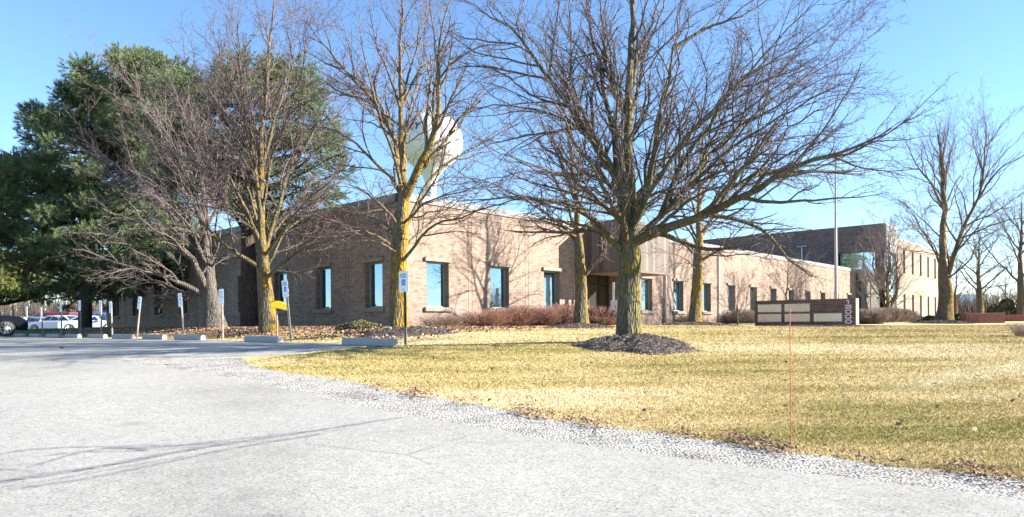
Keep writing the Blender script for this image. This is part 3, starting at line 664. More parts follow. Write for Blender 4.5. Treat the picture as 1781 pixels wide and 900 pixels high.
# entrance: recess, glazing, canopy
cl = 2.5
c_ = MB(); obox(c_, K, UR, nR, ENT0, ENT1, .003, cl, 2.72, HB-.02); wchild(c_, 'canopy', M['wood'])
c_ = MB(); obox(c_, K, UR, nR, ENT0-.03, ENT1+.03, .003, cl+.03, 2.60, 2.72); wchild(c_, 'canopy_edge', M['soffit'])
e_ = MB()
s_a, s_b, s_c = ENT0, ENT0+2.1, ENT1
for a, b, c, e in ((ENT0, ENT0+.1, 0, 2.88), (ENT0+1.05, ENT0+1.13, 0, 2.1), (ENT0+2.1, ENT0+2.2, 0, 2.88), (ENT0+3.1, ENT0+3.2, 0, 2.88), (ENT1-.1, ENT1, 0, 2.88)): obox(e_, K, UR, nR, a, b, -1.42, -1.32, c, e)
for a, b in ((ENT0+.1, ENT0+2.1), (ENT0+2.2, ENT0+3.1), (ENT0+3.2, ENT1-.1)):
    obox(e_, K, UR, nR, a, b, -1.41, -1.33, 2.1, 2.2); obox(e_, K, UR, nR, a, b, -1.41, -1.33, 0, .12); obox(e_, K, UR, nR, a, b, -1.41, -1.33, 2.8, 2.88)
ef = wchild(e_, 'entrance_frame', M['bronze'])
g_ = MB(); obox(g_, K, UR, nR, ENT0+.1, ENT1-.1, -1.39, -1.37, .1, 2.85); x = g_.build('pane', newmat('entrance_glass', (.16, .15, .13), .03, .75)); x.parent = ef
for a, b in ((ENT0+.25, ENT0+.95), (ENT0+1.2, ENT0+2.0)):
    g_ = MB(); obox(g_, K, UR, nR, a, b, -1.28, -1.24, .98, 1.04); x = g_.build('push_bar', M['greym']); x.parent = ef
fl = MB(); obox(fl, K, UR, nR, ENT0, ENT1, -2.2, .0, -.1, .03); wchild(fl, 'entrance_floor', M['concrete'])
cc = MB(); obox(cc, K, UR, nR, ENT0+.02, ENT1-.02, -2.19, 0, 2.881, 2.899); wchild(cc, 'soffit', M['soffit'])
bk = MB(); obox(bk, K, UR, nR, ENT0, ENT1, -2.3, -2.2, 0, 2.9); wchild(bk, 'vestibule_wall', M['dbrick'])
pl_ = MB(); obox(pl_, K, UR, nR, ENT0+.35, ENT0+.53, cl-.30, cl-.12, -.1, 2.6); wchild(pl_, 'canopy_column', M['white'])
pl_ = MB(); obox(pl_, K, UR, nR, ENT0+.85, ENT0+.97, cl-.27, cl-.15, -.1, 2.6); wchild(pl_, 'canopy_column', M['white'])
# downspouts with their boots
for s in (t_of(1160), t_of(1253)):
    dp = MB(); dp.tube([P2(K, UR, s, nR, .09, -.1), P2(K, UR, s, nR, .09, HB-.7 if s > 17 else 2.55)], .055, 10); wchild(dp, 'downspout', M['white'], smooth=True)
# rooftop units
ru = MB(); obox(ru, K, UR, UL, 22, 24.2, 6, 8, HB-.45, HB+.25); wchild(ru, 'roof_unit', M['greym'])

# two storey block beyond
o2 = UR*73.4+UL*18.7; B2 = empty('two_storey_building', (float(o2[0]), float(o2[1]), 0), 0, 'two storey block with dark brick side wall and glazed corner beyond the long wing', 'building')
def w2(mb, name, mat, **kw):
    o = mb.build(name, mat, **kw); o.parent = B2; o.matrix_parent_inverse = Matrix.Translation(-B2.location); return o
H2a, H2b = 9.45, 8.45
# dark side wall (faces -UR), from v=18.7+3.4 back
sideh = [(11.6, 12.9, 5.9, 7.3, .25, False)]
wb = MB(); facade(wb, o2, UL, nL, 4.2, 46, -.2, H2a, sideh); facade(wb, o2+UL*46, UR, UL, 0, 24, -.2, H2a, []); w2(wb, 'side_wall', M['dbrick'])
window(o2, UL, nL, 11.6, 12.9, 5.9, 7.3, B2, B2.location, lint=False, mats=('bronze', 'cglass'))
pp = MB(); pp.tube([P2(o2, UL, 7.7, nL, .15, 4.8), P2(o2, UL, 7.7, nL, .15, 7.75)], .07, 8); pp.tube([P2(o2, UL, 7.2, nL, .15, 7.8), P2(o2, UL, 8.2, nL, .15, 7.8)], .11, 8); w2(pp, 'vent_pipe', M['greym'], smooth=True)
# corner box hung over the glass
wb = MB(); obox(wb, o2, UL, nL, -.0, 4.2, -4.2, 0.0, 6.85, H2a); w2(wb, 'upper_wall', M['dbrick'])
mp = MB(); obox(mp, o2, UR, nR, 0.1, 4.15, .002, .16, 6.75, H2a-.05); w2(mp, 'metal_fascia', m_noise('fascia_metal', (.25, .245, .24), (.36, .35, .34), 1.2, .5, 0))
rc = MB(); obox(rc, o2, UL, nL, .9, 4.2, -1.4, -1.2, -.1, 4.1); w2(rc, 'recess_wall', M['dbrick'])
def grid_glass(o, d, n, s0, s1, z0, z1, ns, nz, off, name):
    g = MB(); obox(g, o, d, n, s0, s1, off-.03, off, z0, z1); f = MB()
    for i in range(ns+1):
        s = s0+(s1-s0)*i/ns; obox(f, o, d, n, s-.035, s+.035, off+.002, off+.05, z0, z1)
    for i in range(nz+1):
        zz = z0+(z1-z0)*i/nz; obox(f, o, d, n, s0, s1, off+.004, off+.045, zz-.03, zz+.03)
    fr = w2(f, name, M['frame']); x = g.build('pane', M['cglass']); x.parent = fr
grid_glass(o2, UL, nL, .95, 4.15, 4.1, 6.83, 3, 1, -.5, 'window')
grid_glass(o2, UR, nR, .5, 4.1, 0, 6.72, 5, 5, -.12, 'curtain_wall')
grid_glass(o2, UL, nL, .72, 2.4, 0, 4.08, 2, 3, -1.1, 'curtain_wall')
hs = []
xs2 = [1573.5, 1587.5, 1601, 1614.5, 1627]
def t2(px):                                     # position along the far facade for a pixel column
    r = (px-CX)/F; return ((r*o2[1]-o2[0])/(UR[0]-r*UR[1]))
w2s = [t2(p) for p in xs2]; stp = (w2s[-1]-w2s[0])/4; w2s = [w2s[0]+stp*i for i in range(6)]
for s in w2s:
    hs += [(s-.42, s+.42, .4, 2.85, .22, False), (s-.42, s+.42, 5.0, 7.4, .22, False)]
for s in w2s: hs.append((s+stp/2-.02, s+stp/2+.02, 0, H2b-.4, .05, True))
END2 = w2s[-1]+1.6
wb = MB(); facade(wb, o2, UR, nR, 4.16, END2, -.2, H2b-.25, hs); w2(wb, 'front_wall', m_brick('pale_tan_brick', ((.32, .245, .19), (.34, .265, .205)), (.28, .22, .18), .8))
wb = MB(); facade(wb, o2+UR*END2, UL, UR, 0, 46, -.2, H2b-.25, []); w2(wb, 'end_wall', M['brick'])
cp = MB(); obox(cp, o2, UR, nR, 4.2, END2, -.3, .05, H2b-.25, H2b); w2(cp, 'coping', M['coping'])
for s in w2s:
    window(o2, UR, nR, s-.42, s+.42, .4, 2.85, B2, B2.location, lint=False, depth=.16, mats=('bronze', 'dglass')); window(o2, UR, nR, s-.42, s+.42, 5.0, 7.4, B2, B2.location, lint=False, depth=.16, mats=('bronze', 'dglass'))
rf = MB(); rf.quad(*[(p[0], p[1], H2b-.3) for p in (o2+UR*.2, o2+UR*END2, o2+UR*END2+UL*46, o2+UR*.2+UL*46)]); w2(rf, 'roof', M['roof'])
# far office across the road
fb = empty('far_office_building', at(1700, 545, 190), 0, 'distant low grey office block with a blue glass upper floor, seen through bare branches', 'building')
def fpart(x0, x1, z0, z1, y0, y1, mat, name):
    b = MB(); b.box(x0, x1, y0, y1, z0, z1); return b.build(name, mat, fb)
fb.location.z = 0
fpart(-8, 11, -.2, 4.6, 0, 14, m_noise('far_grey_wall', (.24, .22, .22), (.32, .30, .29), 1, .9), 'wall'); fpart(-3.5, 4, 4.6, 7.2, 2, 12, m_noise('far_wall_pale', (.36, .36, .37), (.42, .42, .42), 1, .9), 'upper_wall')
wd = fpart(-3.4, 3.9, 5.2, 6.8, 1.9, 1.99, newmat('far_blue_glass', (.22, .34, .5), .1, .6), 'window'); fpart(-5, 6, 1.6, 3.0, -.1, -.01, newmat('far_window', (.3, .36, .42), .1, .6), 'window')

# ------------------------------------------------------------------ water tower
wt = ground_at(751, 210); wt.z = 0; T_ = empty('water_tower', wt, 0, 'white spheroid water tower on a single stem rising behind the roof', 'water tower')
zc = (564-248)/F*210+CAMZ; R_ = 56.5/F*210
b = MB(); prof = []
for i in range(13):
    a = math.pi/2-i/12*math.radians(118); prof.append((R_*math.cos(a), zc+R_*.93*math.sin(a)))
tank_prof = prof+[(R_*.70, zc-R_*.60), (R_*.44, zc-R_*.82), (R_*.25, zc-R_*1.04), (R_*.19, zc-R_*1.22)]; tank_prof[0] = (.01, tank_prof[0][1])
lathe(b, tank_prof, 48); b.build('tank', M['tank'], T_, smooth=True)
b = MB(); lathe(b, [(2.6, 0), (2.1, 2.5), (R_*.18, 6), (R_*.17, zc-R_*1.6), (R_*.185, zc-R_*1.21)], 32); b.build('stem', M['tank'], T_, smooth=True)
b = MB(); b.tube([(0, 0, zc+R_*.93), (0, 0, zc+R_*.93+1.3)], .5, 10); b.tube([(0, 0, zc+R_*.93+1.3), (0, 0, zc+R_*.93+2.0)], .7, 10); b.build('vent', M['tank'], T_)
def textmesh(txt, size, ext=.01, font_scale=(1, 1), bold=.0, align='CENTER'):
    cu = bpy.data.curves.new('lettering', 'FONT'); cu.body = txt; cu.size = size; cu.extrude = ext; cu.offset = bold; cu.align_x = align; cu.align_y = 'CENTER'; cu.space_character = 1.12 if size > 1 else 1.0
    o = bpy.data.objects.new('tmp_text', cu); C.objects.link(o); bpy.context.view_layer.update()
    me = bpy.data.meshes.new_from_object(o.evaluated_get(bpy.context.evaluated_depsgraph_get())); bpy.data.objects.remove(o); bpy.data.curves.remove(cu); return me
def wrap_text(txt, size, zrow, az0):
    me = textmesh(txt, size, .05, bold=size*.02); me.name = 'lettering'
    for v in me.vertices:
        x, y, z = v.co; zz = zrow+y; dz = (zz-zc)/(R_*.93); r = R_*math.sqrt(max(.02, 1-dz*dz))+.30+z; a = az0+x/(R_*math.sqrt(max(.02, 1-dz*dz)))
        v.co = (r*math.sin(a), -r*math.cos(a), zz)
    me.materials.clear(); me.materials.append(M['navy']); return link('lettering', me, T_)
wrap_text('HUNTLEY', 3.0, zc+R_*.24, math.radians(-55)); wrap_text('VILLAGE  OF', 1.25, zc+R_*.46, math.radians(-50))

# ------------------------------------------------------------------ monument sign
SY = 32.0; sr = ground_at(1494, SY); sg = empty('monument_sign', sr, math.atan2(UL[1], UL[0]), 'low dark brick sign wall with blank steel panels and the number 13000', 'sign')
sl = 4.72; th = .42                               # local +x runs back along the wall, +y = facing camera side (-UR)
b = MB(); b.box(0.04, sl, -.0, th, -.3, 1.28)
# local y axis points to -UR when rotated? (UL rotated +90deg = -UR)
b.build('wall', M['sbrick'], sg)
b = MB(); b.box(0, .038, 0.0, th, -.3, 1.28); b.build('lit_end_face', M['lit_endbrick'], sg)  # thin skin on the wall end, sunlit look put into its colour
zt, zb, hh = .70, .22, .36
pos = [(3.40, 4.55), (2.05, 3.22), (.62, 1.85)]
for i, (a, c) in enumerate(pos):
    for j, z in enumerate((.72, .24)):
        if i == 2 and j == 0: continue
        b = MB(); b.box(a, c, th+.001, th+.03, z, z+.36); b.mi = 1
        b.box(a-.02, c+.02, th+.0005, th+.012, z-.02, z+.38)
        b.build('panel', [M['panel'], M['greym']], sg, bevel=.004)
# blocky numerals
def numeral(ch, x, z, w=.27, h=.185, st=.042):
    b = MB(); y0, y1 = th+.002, th+.03
    def bar(ax, az, bx, bz): b.box(x-max(ax, bx), x-min(ax, bx), y0, y1, z+min(az, bz), z+max(az, bz))
    if ch == '0':
        c = .045
        pts_o = [(c, 0), (w-c, 0), (w, c), (w, h-c), (w-c, h), (c, h), (0, h-c), (0, c)]; pts_i = [(c+st*.6, st), (w-c-st*.6, st), (w-st, c+st*.6), (w-st, h-c-st*.6), (w-c-st*.6, h-st), (c+st*.6, h-st), (st, h-c-st*.6), (st, c+st*.6)]
        for k in range(8):
            k2 = (k+1) % 8; q = [pts_o[k], pts_o[k2], pts_i[k2], pts_i[k]]
            b.quad(*[(x-a, y1, z+c_) for a, c_ in q]); b.quad(*[(x-a, y0, z+c_) for a, c_ in q[::-1]])
            b.quad((x-q[0][0], y0, z+q[0][1]), (x-q[1][0], y0, z+q[1][1]), (x-q[1][0], y1, z+q[1][1]), (x-q[0][0], y1, z+q[0][1])); b.quad((x-q[3][0], y0, z+q[3][1]), (x-q[2][0], y0, z+q[2][1]), (x-q[2][0], y1, z+q[2][1]), (x-q[3][0], y1, z+q[3][1]))
    elif ch == '3':
        bar(.0, 0, w-.03, st); bar(.04, h/2-st/2, w-.03, h/2+st/2); bar(0, h-st, w-.03, h); bar(w-.045, .015, w, h/2-.012); bar(w-.045, h/2+.012, w, h-.015); bar(0, 0, .03, .06); bar(0, h-.06, .03, h)
    else:
        bar(w*.5-.02, 0, w*.5+.028, h); bar(w*.15, h-.05, w*.5-.02, h-.012)
    return b.build('numeral', M['lilac'], sg)
for i, ch in enumerate('13000'): numeral(ch, .46, 1.03-i*.225)
sgm = MB()
# planter bed at the sign foot
# ------------------------------------------------------------------ flagpole, marker, planter walls, light pole
fp = ground_at(1454.5, 37); fr = empty('flagpole', fp, 0, 'tall bare metal flagpole rising behind the brick sign wall', 'flagpole')
b = MB(); b.tube([(0, 0, -.1), (0, 0, 4.5), (.03, 0, 9.05)], [.09, .07, .032], 14); b.build('pole', newmat('pole_metal', (.34, .31, .31), .4, .4), fr, smooth=True)
b = MB(); lathe(b, [(.01, 9.25), (.08, 9.2), (.11, 9.12), (.08, 9.04), (.01, 9.0)], 12); b.build('finial', M['greym'], fr, smooth=True)
b = MB(); b.tube([(.12, -.03, .9), (.06, -.03, 8.9)], .008, 5); b.build('halyard', M['white'], fr)
mk = Vector((*unproj(1375.5, 773), 0)); mk.z = H(mk.x, mk.y); b = MB(); hgt = 232/F*mk.y; b.tube([(0, 0, -.1), (0, 0, hgt)], .0042, 8)
mr_ = empty('driveway_marker', mk, 0, 'thin orange-red fibreglass stake standing in the lawn edge by the drive', 'marker stake'); b.build('stake', M['red'], mr_)
b = MB(); b.tube([(0, 0, hgt), (0, 0, hgt+.012)], [.009, .008], 8); b.build('cap', M['red'], mr_)
def blk(mb, L, w, h, n):
    for i in range(n): mb.box(-L/2+L*i/n+.006, -L/2+L*(i+1)/n-.006, -w/2, w/2, 0, h)
    mb.box(-L/2+.01, L/2-.01, -w/2+.02, w/2-.02, 0, h-.01)
pw = ground_at(1709, 41); r_ = empty('planter_wall', pw, math.radians(-4), 'low red brick planter wall of upright bricks right of the big forked tree', 'planter')
b = MB(); blk(b, 2.15, .6, .56, 20); b.build('brick_wall', M['pbrick'], r_); b = MB(); b.box(-1.09, 1.09, -.31, .31, .56, .585); b.build('cap', m_noise('planter_cap', (.35, .24, .2), (.45, .33, .28), 6), r_)
pw = ground_at(1757, 47); r_ = empty('planter_wall', pw, math.radians(-10), 'farther red brick planter wall partly behind the dark trunk at the right', 'planter')
b = MB(); blk(b, 1.9, .6, .46, 16); b.build('brick_wall', M['pbrick'], r_)
lp = ground_at(1650, 95); r_ = empty('parking_lot_light', lp, 0, 'slim light pole with a box lamp head beyond the two storey building', 'light pole')
b = MB(); b.tube([(0, 0, 0), (0, 0, 8.9)], .09, 8); b.build('pole', M['bronze'], r_); b = MB(); b.box(-.75, -.1, -.25, .25, 8.5, 8.8); b.box(.1, .75, -.25, .25, 8.5, 8.8); b.build('lamp_head', M['bronze'], r_)
# mailbox-like utility box by the entrance
ub = Vector(P2(K, UR, ENT0-.25, nR, cl+1.6, 0)); ub = ground_at(1071, 31.5); r_ = empty('utility_box', ub, math.radians(-12), 'light grey metal box on two white posts by the entrance, left of the big trunk', 'utility box')
b = MB(); b.box(-.22, .22, -.1, .1, .55, 1.12); b.build('box', m_noise('box_grey', (.55, .50, .50), (.62, .57, .57), 3, .6, 0), r_, bevel=.01)
for x_ in (-.1, .12): b = MB(); b.box(x_-.05, x_+.05, .11, .2, -.1, 1.95 if x_ < 0 else 1.7); b.build('post', M['white'], r_)
b = MB(); b.box(-.02, .02, -.125, -.101, .82, .88); b.build('handle', M['bronze'], r_)

# ------------------------------------------------------------------ wheel stops and parking signs
RZ_L = math.atan2(UL[1], UL[0])
stopx = [641, 457, 329, 268, 214, 169, 127, 93, 61, 33]
slab = ['nearest concrete wheel stop, its end touching the lawn tip', 'second concrete wheel stop from the right, before the leaning blue accessible sign', 'long shaded wheel stop just right of the plain parking sign post, third from the right', 'fourth wheel stop from the right, before the tilted parking sign', 'fifth wheel stop from the right, with a pale sunlit end', 'sixth wheel stop from the right in the row', 'seventh wheel stop from the right, near the pine trunk', 'eighth wheel stop from the right, in front of the white sedan', 'ninth wheel stop from the right, beside the dark vehicle', 'last wheel stop at the left, under the nose of the dark vehicle']
def wheel_stop():
    b = MB(); prof = [(-.075, 0), (.075, 0), (.075, .09), (.05, .155), (-.05, .155), (-.075, .09)]
    a = [(-.91, y, z) for y, z in prof]; c = [(.91, y, z) for y, z in prof]; b.poly(a); b.poly(c[::-1])
    for i in range(6): j = (i+1) % 6; b.quad(a[i], a[j], c[j], c[i])
    return b
proto = None
for i, px in enumerate(stopx):
    Yr = 15850/(px+440+.0); X = (px-CX)/F*Yr
    if proto is None:
        o = wheel_stop().build('wheel_stop', M['concrete'], bevel=.018); proto = o
    else: o = proto.copy(); C.objects.link(o)
    o.location = (X, Yr, H(X, Yr)+.015); o.rotation_euler = (0, 0, RZ_L+math.radians(random.uniform(-2.2, 2.2)))
    tag(o, slab[i], 'wheel stop', 'concrete wheel stops along the parking row')
signs = [  # base px, base Y, top px offset (lean), height, kind, label
 (705.5, 15.15, (704.7), 1.60, 'blue', 'nearest accessible parking sign with blue wheelchair symbol, standing before the golden trunk'),
 (506.5, 18.4, (497.5), 1.62, 'blue', 'leaning accessible parking sign on a dark post beside the yellow sleeve'),
 (386.0, 20.9, (385.0), 1.52, 'plain', 'white parking sign on a weathered post right of the thick grey gnarled trunk'),
 (318.3, 22.6, (313.0), 1.50, 'plain', 'white parking sign just left of the grey gnarled trunk'),
 (236.5, 24.6, (244.0), 1.50, 'plain', 'strongly tilted white parking sign leaning right before the left wing'),
 (194.0, 27.0, (192.3), 1.42, 'plain', 'white parking sign standing at the far left corner of the brick wing'),
 (175.0, 28.0, (174.8), 1.50, 'plain', 'white parking sign just left of the brick wing corner, right of the pine trunk'),
 (138.5, 29.8, (139.0), 1.58, 'plain', 'white parking sign directly in front of the pine trunk'),
 (105.5, 31.5, (106.0), 1.58, 'plain', 'white parking sign in front of the white sedan'),
 (73.0, 33.5, (71.0), 1.42, 'plain', 'white parking sign at the hood of the white sedan'),
 (46.5, 35.5, (46.0), 1.52, 'plain', 'white parking sign just right of the dark vehicle'),
 (20.0, 38.0, (19.5), 1.35, 'plain', 'white parking sign plate showing above the dark vehicle roof, second from the left'),
 (5.0, 40.0, (5.0), 1.30, 'plain', 'leftmost white parking sign plate, above the dark vehicle')]
def plate_mesh(kind):
    b = MB(); w, h = .152, .225; r = .03; P = []
    for cx_, cz, a0_ in ((w-r, h-r, 0), (-w+r, h-r, 90), (-w+r, -h+r, 180), (w-r, -h+r, 270)):
        for k in range(4): a = math.radians(a0_+30*k); P.append((cx_+r*math.cos(a), cz+r*math.sin(a)))
    b.prism(P, -.002, .002); return b
SYM = textmesh('RESERVED\nPARKING', .052, .0008, bold=.0015)
def add_text(me, mat, parent, loc, name='lettering'):
    me = me.copy(); me.materials.clear(); me.materials.append(mat); o = link(name, me, parent); o.location = loc; o.rotation_euler = (math.radians(90), 0, 0); return o
for i, (bx, Yb, tx, hg, kind, lab) in enumerate(signs):
    g = ground_at(bx, Yb); r_ = empty('parking_sign', g, math.atan2(nL[1], nL[0])+math.pi/2, lab, 'parking sign', 'reserved parking signs behind the wheel stops')
    lean = (tx-bx)/F*Yb/hg; r_.rotation_euler = (0, lean*.85, math.atan2(nL[1], nL[0])+math.pi/2)
    # build lean in world X by shearing through rotation of the empty
    r_.rotation_euler = (Matrix.Rotation(math.atan(lean), 3, 'Y') @ Matrix.Rotation(math.atan2(nL[1], nL[0])+math.pi/2, 3, 'Z')).to_euler()
    b = MB(); big = i < 2
    if big:
        b.box(-.03, .03, -.012, .012, -.15, hg-.0); b.box(-.012, .012, -.035, -.012, -.15, hg-.0)
        pst = b.build('post', M['post'], r_)
    else: b.box(-.025, .025, .004, .05, -.15, hg-.05); pst = b.build('post', M['wpost'], r_)
    pz = hg-.225; yo = -.040 if big else -.004
    p = plate_mesh(kind).build('plate', M['plate'], r_); p.location = (0, yo, pz)
    if kind == 'blue':
        q = MB(); q.box(-.062, .062, -.0045, -.0025, -.08, .05); q.build('symbol_panel', M['blue'], p)
        # wheelchair figure
        s = MB()
        ring = [(-.004+.030*math.cos(a), -.0065, -.030+.030*math.sin(a)) for a in np.linspace(math.radians(120), math.radians(395), 14)]
        s.tube(ring, .0045, 5); s.tube([(-.008, -.0065, .022), (-.004, -.0065, -.012), (.022, -.0065, -.014), (.036, -.0065, -.045), (.048, -.0065, -.042)], .0055, 5); s.tube([(-.006, -.0065, .006), (.016, -.0065, .004)], .0045, 5)
        lathe_pts = [(-.009+.010*math.cos(a), -.007, .035+.010*math.sin(a)) for a in np.linspace(0, 6.28, 10)]; s.poly(lathe_pts)
        s.build('symbol', M['plate'], p)
        add_text(SYM, M['tealtxt'], p, (0, -.0035, .125))
        for zz in (.205, -.205): q = MB(); q.box(-.008, .008, -.008, -.002, zz-.008, zz+.008); q.build('bolt', M['bronze'], p)
        q = MB(); q.tube([(-.03, -.004, -.16), (.0, -.004, -.175), (.03, -.004, -.15)], .004, 4); q.build('arrow_mark', M['blue'], p)
    else:
        q = MB()
        for zz, w_ in ((.14, .10), (.10, .11), (.04, .09), (.0, .10), (-.04, .08), (-.12, .07)): q.box(-w_, w_, -.004, -.0022, zz, zz+.018)
        q.build('lettering', newmat('faded_sign_text', (.35, .42, .50), .6) if i == 2 else bpy.data.materials['faded_sign_text'], p)
# yellow sleeve on post by the maple
g = ground_at(482, 19.6); r_ = empty('yellow_barrier', g, 0, 'yellow plastic board on a thin post between the golden trunk and the leaning sign', 'barrier board')
b = MB(); b.tube([(0, 0, -.1), (-.005, 0, .92)], .022, 8); b.build('post', M['wpost'], r_)
b = MB(); pr = [(-.17, 1.10), (-.16, .90), (.29, .80), (.33, .84), (.33, .95), (.1, 1.06)]; b.prism(pr, -.06, .02); b.build('board', M['yellow'], r_, bevel=.006); r_.rotation_euler = (0, 0, .1)
g = ground_at(677, 18.0); r_ = empty('plant_marker', g, 0, 'tiny white plaque on a stake at the foot of the golden tree', 'plaque')
b = MB(); b.tube([(0, 0, -.05), (0, 0, .2)], .008, 6); b.build('stake', M['greym'], r_)
b = MB(); b.prism([(-.04, 0), (.05, -.03), (.055, .01), (-.035, .04)], -.03, .03); o = b.build('plaque', M['white'], r_); o.location = (0, 0, .21)

# ------------------------------------------------------------------ mulch rings
def mulch(px, py, Y, rx, ry, hgt, label, off=(0, 0)):
    c = ground_at(px, Y); cx_, cy_ = c.x+off[0], c.y+off[1]; n, k = 14, 48; V = []; 
    root = empty('mulch_mound', (cx_, cy_, H(cx_, cy_)), 0, label, 'mulch ring', 'mulch rings around the tree feet')
    def mz(X, Y_, rr): return height(X, Y_)+hgt*(1-rr**2.2)*(1+.12*np.sin(X*9+Y_*7)+.08*np.sin(X*21-Y_*13))-.01
    for i in range(n+1):
        rr = i/n
        for j in range(k):
            a = 2*math.pi*j/k; w = 1+.10*math.sin(3*a+px)+.07*math.sin(7*a)
            X = cx_+math.cos(a)*rx*rr*w; Y_ = cy_+math.sin(a)*ry*rr*w; V.append((X-cx_, Y_-cy_, float(mz(X, Y_, rr))-H(cx_, cy_)))
    idx = np.arange((n+1)*k).reshape(n+1, k); r = np.roll(idx, -1, 1)
    Fc = np.stack([idx[:-1], idx[1:], r[1:], r[:-1]], -1).reshape(-1, 4)
    link('mound', mesh_np('mound', V, Fc, M['mulch'], smooth=True), root)
    m_ = int(3200*rx*ry*min(1, 20/Y)); a = RNG.random(m_)*6.283; rr = RNG.random(m_)**.5*1.06; w = 1+.10*np.sin(3*a+px)+.07*np.sin(7*a)
    X = cx_+np.cos(a)*rx*rr*w; Y_ = cy_+np.sin(a)*ry*rr*w; Z = mz(X, Y_, np.minimum(rr, 1))+.012
    me = quads('bark_chips', X-cx_, Y_-cy_, Z-H(cx_, cy_), RNG.uniform(.012, .038, m_)*max(1, Y/20), M['chips'], .45, .3)
    o = link('bark_chips', me, root); o['kind'] = 'stuff'
mulch(1098, 605, 14.0, 1.12, 1.35, .20, 'broad mulch mound at the foot of the big nearest tree', (.05, -.25))
mulch(700, 585, 18.6, 1.3, 1.2, .16, 'mulch mound at the foot of the golden tree behind the nearest sign', (.1, -.1))
mulch(1006, 572, 22.8, 1.15, 1.2, .13, 'mulch mound under the slim tree left of the big trunk', (0, -.2))
mulch(1210, 565, 29.5, 1.7, 1.5, .14, 'mulch mound under the orange-barked leaning tree right of the big trunk', (-.1, -.2))
mulch(1640, 560, 41.5, 1.8, 1.6, .16, 'mulch mound under the large forked tree right of the two storey building', (0, -.2))
mulch(1440, 570, 30.5, 3.1, .5, .07, 'dark soil bed along the front of the brick sign wall', (-.4, -.1))

# ------------------------------------------------------------------ trees
def base3(px, Y): return tuple(ground_at(px, Y))
# T3: big tree right of centre
Y0 = 14.5; b0 = base3(1094, Y0)
tr3 = [b0]+L3([(1093, 540), (1094, 480), (1096, 430), (1099, 370), (1101, 300), (1103, 213), (1107, 130), (1110, 40), (1114, -60)], Y0)
limb3 = [
 ([(1076, 455), (1042, 415, -.2), (1018, 388, -.5), (975, 362, -.8), (920, 350, -1.1), (860, 345, -1.3), (800, 352, -1.5)], .085),
 ([(1090, 412), (1076, 360), (1062, 313, .2), (1040, 272, .3), (1012, 228, .4), (978, 185, .6), (942, 125, .8), (890, 60, 1.1), (835, 25, 1.4), (790, 5, 1.6)], .105),
 ([(1093, 400), (1086, 330, .3), (1075, 240, .6), (1050, 140, .9), (1027, 50, 1.2), (1005, -40, 1.4)], .10),
 ([(1050, 300, .2), (999, 235, -.2), (930, 200, -.5), (871, 190, -.9), (800, 198, -1.2), (750, 215, -1.5)], .045),
 ([(1112, 434), (1150, 412), (1200, 390, -.3), (1255, 363, -.6), (1298, 341, -.9), (1347, 306, -1.2), (1397, 277, -1.5), (1475, 249, -1.8), (1540, 200, -2.0)], .125),
 ([(1106, 415), (1140, 385, .3), (1184, 355, .5), (1219, 313, .8), (1262, 263, 1.1), (1340, 195, 1.5), (1418, 135, 2), (1470, 100, 2.2)], .075),
 ([(1103, 395), (1122, 340, -.3), (1141, 270, -.6), (1155, 178, -.8), (1172, 85, -1.1), (1198, -10, -1.4)], .09),
 ([(1101, 360), (1150, 300, .6), (1184, 240, .9), (1255, 156, 1.5), (1333, 85, 2), (1404, 43, 2.4)], .06),
 ([(1098, 390), (1088, 300, -.5), (1080, 213, -.8), (1070, 107, -1.2), (1040, 0, -1.6)], .075),
 ([(1295, 342, -.9), (1340, 348, -1.1), (1383, 352, -1.3), (1475, 348, -1.5), (1550, 338, -1.7)], .045),
 ([(1095, 430), (1085, 380, .9), (1060, 320, 1.8), (1030, 260, 2.6), (1000, 180, 3.2)], .07),
 ([(1099, 420), (1115, 360, 1.0), (1150, 290, 2.0), (1200, 210, 2.8), (1240, 120, 3.3)], .07),
 ([(1094, 425), (1070, 370, -.9), (1035, 300, -1.6), (985, 220, -2.2), (940, 130, -2.6)], .07),
 ([(1099, 410), (1130, 350, -.9), (1180, 270, -1.7), (1260, 190, -2.3), (1330, 120, -2.7)], .07),
 ([(1240, 372, -.5), (1290, 290, -.3), (1350, 240, 0), (1430, 190, .2), (1500, 150, .4)], .05),
 ([(978, 185, .6), (930, 165, .4), (880, 120, .3), (820, 95, .2)], .035),
 ([(1255, 156, 1.5), (1320, 140, 1.2), (1400, 110, 1.0), (1460, 70, 1)], .03),
 ([(1103, 213), (1130, 120, .5), (1160, 20, .9), (1180, -60, 1)], .05),
 ([(1103, 240), (1070, 150, .3), (1040, 40, .6), (1020, -60, .8)], .045),
 ([(1112, 436), (1160, 400, -.9), (1210, 350, -1.8), (1290, 310, -2.4), (1380, 300, -3)], .06),
 ([(1172, 85, -1.1), (1240, 40, -1), (1310, 10, -1), (1370, -30, -1)], .04),
 ([(1200, 388, -.3), (1270, 330, .3), (1350, 290, .8), (1440, 262, 1.2), (1520, 240, 1.5)], .06),
 ([(1160, 372, .3), (1240, 290, -.3), (1320, 230, -.6), (1410, 175, -.9), (1490, 135, -1.1)], .055),
 ([(1347, 306, -1.2), (1420, 300, -1.0), (1490, 300, -.8), (1555, 285, -.6)], .035),
 ([(1130, 350, .2), (1200, 220, .2), (1290, 110, .1), (1380, 20, 0), (1430, -30, 0)], .06),
 ([(1020, 242, .4), (950, 240, 1.2), (880, 250, 1.9), (810, 270, 2.4)], .045),
 ([(1084, 400, 0), (1020, 330, -1.3), (950, 290, -2.2), (880, 270, -2.8), (830, 230, -3.2)], .055),
 ([(1062, 313, .2), (1000, 190, -.4), (930, 80, -.9), (880, 10, -1.2)], .055),
]
limb3 = [(L3(p, Y0), r) for p, r in limb3]
